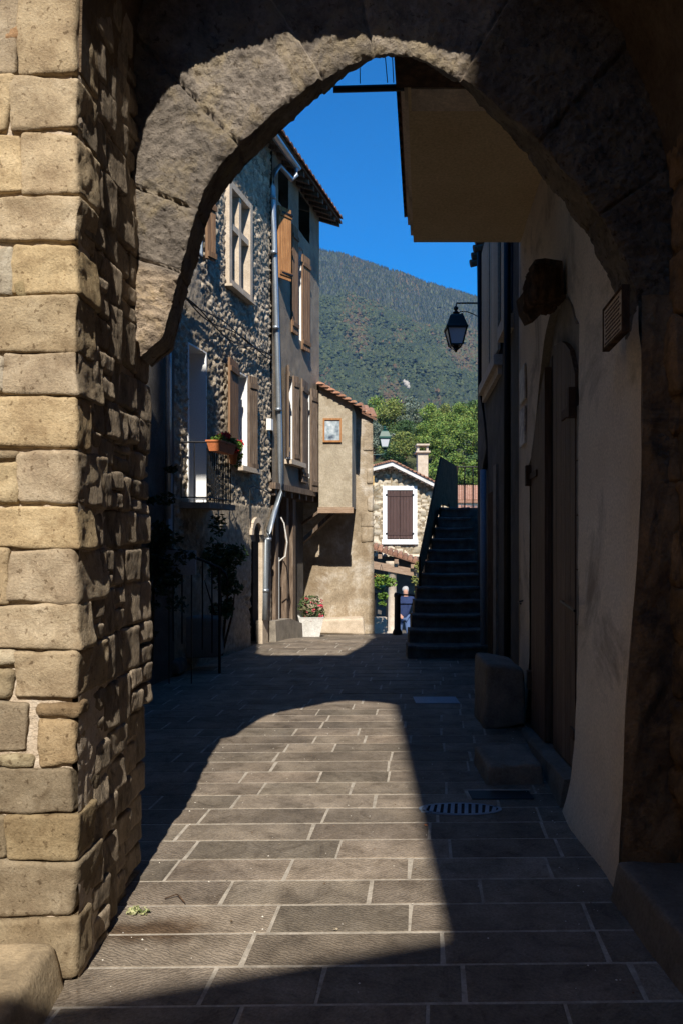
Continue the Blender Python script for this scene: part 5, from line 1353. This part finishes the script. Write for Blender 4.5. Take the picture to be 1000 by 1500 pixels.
# ------------------------------------------------------------------ the man
def person():
    T = thing('person', ray(590, 945, 21.5), 'man with short white hair in a navy jacket and jeans beyond the bollard', 'person')
    base = ray(591, 860, 21.5); H_ = 1.74; b = Vector((base.x, base.y, base.z-H_))
    J = {'pel':(0,0,.93),'sp':(.03,0,1.12),'ch':(.06,0,1.32),'nk':(.06,-.01,1.48),'hd':(.05,-.01,1.60),'ht':(.04,-.01,1.70),
         'hl':(-.09,0,.88),'kl':(-.12,.05,.48),'al':(-.17,-.02,.09),'tl':(-.14,-.16,.04),
         'hr':(.09,0,.88),'kr':(.13,-.07,.48),'ar':(.20,.06,.09),'tr':(.24,-.08,.04),
         'shl':(-.13,0,1.40),'ell':(-.19,.03,1.12),'wrl':(-.10,-.13,.95),
         'shr':(.25,0,1.40),'elr':(.34,-.02,1.13),'wrr':(.24,-.16,1.0)}
    def skin(name, nodes, edges, rad, mat, parent, sub=2):
        me = bpy.data.meshes.new(name); idx = {k:i for i,k in enumerate(nodes)}
        me.from_pydata([J[k] for k in nodes], [(idx[a],idx[c]) for a,c in edges], []); me.materials.append(mat)
        o = bpy.data.objects.new(name, me); col.objects.link(o); m_ = o.modifiers.new('skin','SKIN')
        lay = me.skin_vertices[0] if me.skin_vertices else None
        if lay is None:
            bpy.context.view_layer.objects.active = o; lay = me.skin_vertices[0]
        for k, i in idx.items():
            r_ = rad[k]; r_ = r_ if isinstance(r_, tuple) else (r_, r_); lay.data[i].radius = r_; lay.data[i].use_root = (i == 0)
        s = o.modifiers.new('sub','SUBSURF'); s.levels = sub; s.render_levels = sub
        dg = bpy.context.evaluated_depsgraph_get(); em = bpy.data.meshes.new_from_object(o.evaluated_get(dg)); bpy.data.objects.remove(o)
        em.name = name; em.polygons.foreach_set('use_smooth', [True]*len(em.polygons))
        if not em.materials: em.materials.append(mat)
        o2 = bpy.data.objects.new(name, em); col.objects.link(o2); o2.parent = parent; o2.location = b-ORIG[parent.name]; ORIG[o2.name] = b
        return o2
    body_n = ['pel','sp','ch','nk','hd','ht','hl','kl','al','tl','hr','kr','ar','tr','shl','ell','wrl','shr','elr','wrr']
    fing = []
    for s_, wr in (('l','wrl'),('r','wrr')):
        w_ = Vector(J[wr]); J['pm'+s_] = tuple(w_+Vector((.02,-.05,-.03))); body_n.append('pm'+s_)
        for i, (dx, dz, ln_) in enumerate(((-.03,.01,.055),(-.012,0,.07),(.008,-.002,.075),(.028,-.004,.065),(.04,.02,.04))):
            p = Vector(J['pm'+s_])+Vector((dx,-.03,dz-.02)); J[f'f{s_}{i}'] = tuple(p); J[f'g{s_}{i}'] = tuple(p+Vector((0,-ln_*.6,-ln_*.6))); body_n += [f'f{s_}{i}', f'g{s_}{i}']; fing += [('pm'+s_,f'f{s_}{i}'),(f'f{s_}{i}',f'g{s_}{i}')]
    E = [('pel','sp'),('sp','ch'),('ch','nk'),('nk','hd'),('hd','ht'),('pel','hl'),('hl','kl'),('kl','al'),('al','tl'),('pel','hr'),('hr','kr'),('kr','ar'),('ar','tr'),('ch','shl'),('shl','ell'),('ell','wrl'),('ch','shr'),('shr','elr'),('elr','wrr'),('wrl','pml'),('wrr','pmr')]+fing
    rad = {'pel':(.14,.10),'sp':(.14,.10),'ch':(.15,.11),'nk':.055,'hd':(.085,.10),'ht':(.06,.07),'hl':.085,'kl':.058,'al':.04,'tl':.035,'hr':.085,'kr':.058,'ar':.04,'tr':.035,'shl':.06,'ell':.042,'wrl':.028,'shr':.06,'elr':.042,'wrr':.028,'pml':(.035,.018),'pmr':(.035,.018)}
    for k in body_n:
        if k not in rad: rad[k] = .009
    skin('body', body_n, E, rad, M['skin'], T)
    jr = {'pel':(.18,.14),'sp':(.19,.145),'ch':(.20,.15),'shl':.085,'ell':.062,'wrl':.045,'shr':.085,'elr':.062,'wrr':.045,'nk':.07}
    J['pel0'] = (0,0,.86); jr['pel0'] = (.185,.14)
    skin('jacket', ['sp','pel','pel0','ch','nk','shl','ell','wrl','shr','elr','wrr'], [('pel','pel0'),('sp','pel'),('sp','ch'),('ch','nk'),('ch','shl'),('shl','ell'),('ell','wrl'),('ch','shr'),('shr','elr'),('elr','wrr')], jr, M['jacket'], T)
    skin('trousers', ['pel','hl','kl','al','hr','kr','ar'], [('pel','hl'),('hl','kl'),('kl','al'),('pel','hr'),('hr','kr'),('kr','ar')], {'pel':(.15,.115),'hl':.105,'kl':.08,'al':.07,'hr':.105,'kr':.08,'ar':.07}, M['jeans'], T)
    mb = MB(); stone(mb, b+Vector((.045,.035,1.665)), (.095,.095,.10), n=10, r=.092, amp=.006, freq=30, seed=9); stone(mb, b+Vector((.045,.075,1.60)), (.075,.05,.08), n=8, r=.049, amp=.005, freq=30, seed=10); mb.build('hair', M['hair'], T, True)
    mb = MB()
    for k in ('l','r'):
        a = b+Vector(J['a'+k]); mb2 = stone(mb, a+Vector((0,-.06,-.045)), (.05,.14,.045), n=8, r=.04, amp=.0, seed=2, tint=.4)
    mb.build('shoe', M['darkstone'], T, True)
person()

# ------------------------------------------------------------------ hillside trees, near hill, mountain
def hill():
    # near wooded hill
    mb = MB()
    def hz(x, y): return -2+ 17*smooth((y-50)/55)+ .06*(x-8)*smooth((y-50)/40) + 1.2*noise.noise((x*.06,y*.06,0))
    mb.grid(lambda x, y: (x, y, hz(x,y)), [-60+6*i for i in range(28)], [46+5*i for i in range(24)])
    tag(mb.build('near_hill', M['forest'], smooth_=True), kind='structure')
    kinds = []
    specs = [('broadleaf_tree', [(.075,.12,.02),(.10,.15,.024),(.05,.085,.018),(.13,.155,.03)], 1.0, 'bright green leafy'),
             ('broadleaf_tree', [(.035,.065,.018),(.05,.08,.02),(.025,.05,.015)], 1.05, 'dark green leafy'),
             ('broadleaf_tree', [(.11,.125,.03),(.13,.135,.03),(.085,.11,.025)], .9, 'yellowing leafy'),
             ('olive_tree', [(.10,.12,.085),(.13,.15,.11),(.08,.10,.07)], .9, 'grey-green leafy')]
    for si, (nm, cols, sy, lb) in enumerate(specs):
        T = thing(nm, (0,0,-1000), lb, 'tree'); ORIG[T.name] = Vector((0,0,0)); T.location = (0,0,0)
        mb = MB(); rg = random.Random(50+si)
        for k in range(26):
            a = rg.uniform(0,6.28); r_ = rg.uniform(0,2.3)*math.sqrt(rg.random()); z = 3.2+rg.uniform(-1.3,1.9)*(1-r_/3.2)
            s_ = rg.uniform(.55,1.0)
            tt = rg.uniform(.7,1.3)*1.75
            leaves(mb, (r_*math.cos(a), r_*math.sin(a), z), (s_,s_,s_*.75), 170, .11, [tuple(v*tt for v in c) for c in cols], seed=si*100+k, shell=.3)
        mb.build('crown', M['leaf'], T)
        mb = MB(); mb.tube([(0,0,-.5),(0.05,0,1.2),(0,.05,2.6)], [.22,.16,.08], 8)
        for k in range(5): a = k*1.3; mb.tube([(0.03,0,1.4+.15*k),(math.cos(a)*.8,math.sin(a)*.8,2.5+.2*k),(math.cos(a)*1.5,math.sin(a)*1.5,3.2+.1*k)], [.09,.05,.02], 6)
        mb.build('trunk', M['darkwood'], T); kinds.append((T, lb))
    used = set(); rg = random.Random(9); cnt = {}
    rowsd = [(60, 17), (67, 16), (75, 15), (84, 14), (93, 13), (104,13)]
    for ri, (d, n_) in enumerate(rowsd):
        for i in range(n_):
            px = lerp(532, 742, (i+.5)/n_)+rg.uniform(-8,8); x = (px-500)/F_PX*d; dd = d+rg.uniform(-3,3)
            k = rg.choice([0,0,0,1,1,2,3] if px > 600 else [0,1,1,3,2]) 
            if px > 650 and rg.random() < .4: k = 2 if rg.random() < .3 else 0
            T0, lb = kinds[k]
            o = T0 if k not in used else copy_tree(T0); used.add(k)
            o.location = (x, dd, hz(x, dd)-.6); s_ = rg.uniform(.55,.85)*(1+.12*ri); o.scale = (s_,s_,s_*rg.uniform(.85,1.1)); o.rotation_euler = (0,0,rg.uniform(0,6.28))
            o['label'] = lb+' tree in the wood covering the near hillside'; o['group'] = lb+' trees on the near hillside'; o['category'] = 'tree'
    # mountain
    D0_, D1m = 520., 1200.
    ridge = lambda px: interp(px, [-900,-300,200,466,500,560,620,700,800,1100,1700], [620,330,335,370,377,396,417,441,478,590,700])
    def mt(px, t):
        d = lerp(D0_, D1m, t); zr = ray(px, ridge(px), D1m).z; x = (px-500)*lerp(d, D1m, .0)/F_PX
        z = 8+(zr-8)*(t**1.02)
        w_ = Vector((x*.006, d*.006, 0)); z += (noise.fractal(w_, 1, 2, 4)*22*math.sin(math.pi*min(1,t))+noise.fractal(w_*4,1,2,3)*5*(t < 1))*(1)
        return Vector((x, d, z))
    mb = MB(); mb.grid(lambda p, t: mt(p, t), [-900+20*i for i in range(131)], [i/50 for i in range(51)])
    mb.grid(lambda p, t: mt(p,1)+Vector((0,t*150,-t*mt(p,1).z)), [-900+40*i for i in range(66)], [0,.5,1])
    tag(mb.build('mountain', M['forest'], smooth_=True), kind='structure')
    mb = MB(); rg = random.Random(21)
    BR = 1.0
    cl = [(.034,.048,.014),(.045,.058,.016),(.055,.066,.018),(.026,.038,.013)]; au = [(.085,.066,.022),(.10,.06,.02),(.07,.075,.024)]; pine = [(.018,.028,.013),(.024,.034,.015)]
    NT = 42000
    for i in range(NT):
        px = rg.uniform(440,730); t = rg.random()**.9
        p = mt(px, t)
        if rg.random() < .16 and t > .985: p = mt(px, .995)
        nn = noise.noise((px*.02, t*6, 5)); hi = t > .72
        c = rg.choice(pine) if (hi and rg.random() < .75) else (rg.choice(au) if nn+rg.uniform(-.3,.3) > .22 else rg.choice(cl))
        if noise.noise((px*.06, t*14, 9)) > .52: continue
        k = rg.uniform(.72,1.3)*BR; c = tuple(v*k for v in c)
        h = rg.uniform(5,9) if hi else rg.uniform(4,7); r_ = h*(.42 if hi else .5)
        n_ = 5; a0 = rg.uniform(0,6); top_ = p+Vector((0,0,h)); ring_ = [p+Vector((math.cos(a0+q*6.283/n_)*r_*rg.uniform(.8,1.2), math.sin(a0+q*6.283/n_)*r_, h*(.05 if hi else .45))) for q in range(n_)]
        b_ = len(mb.v); mb.v += ring_+[top_]
        for q in range(n_): mb.f.append((b_+q, b_+(q+1) % n_, b_+n_)); mb.c.append(c)
        if not hi:
            mb.v.append(p)
            for q in range(n_): mb.f.append((b_+(q+1) % n_, b_+q, b_+n_+1)); mb.c.append(c)
    for i in range(900):    # trees along the crest
        px = rg.uniform(440,740); p = mt(px, 1); h = rg.uniform(4,10); r_ = h*.25; c = rg.choice(pine)
        b_ = len(mb.v); mb.v += [p+Vector((math.cos(q*2.1)*r_, math.sin(q*2.1)*r_, -1)) for q in range(3)]+[p+Vector((0,0,h))]
        for q in range(3): mb.f.append((b_+q, b_+(q+1) % 3, b_+3)); mb.c.append(c)
    tag(mb.build('mountain_forest', M['leaf']), 'dense mixed forest with autumn patches covering the mountain slope', 'forest', kind='stuff')
    # pale rock outcrops
    T = thing('rock_outcrop', mt(595, .42), 'pale limestone crag showing through the forest low on the mountain', 'rock')
    mb = MB()
    for (px, t, s_) in ((592,.383,2.6),(594,.382,3.0),(596,.380,2.6),(597.5,.377,2.0),(590.5,.385,1.6)): 
        stone(mb, mt(px,t)+Vector((0,-4,3)), (s_*.8,3,s_), n=10, r=2, amp=.8, freq=.3, seed=int(px), tint=(1.6,1.6,1.6))
    mb.build('rock', M['greystone'], T)
hill()
# ------------------------------------------------------------------ haze
def haze():
    mb = MB(); mb.box(-2500, 2500, -150, 1500, -4, 640)
    m = bpy.data.materials.new('haze'); m.use_nodes = True; n = m.node_tree; n.nodes.clear()
    o = n.nodes.new('ShaderNodeOutputMaterial'); v = n.nodes.new('ShaderNodeVolumePrincipled')
    v.inputs['Color'].default_value = (.28,.52,1,1); v.inputs['Density'].default_value = .00013; v.inputs['Anisotropy'].default_value = 0.0
    n.links.new(v.outputs[0], o.inputs[1])
    tag(mb.build('haze', m), kind='stuff')
haze()
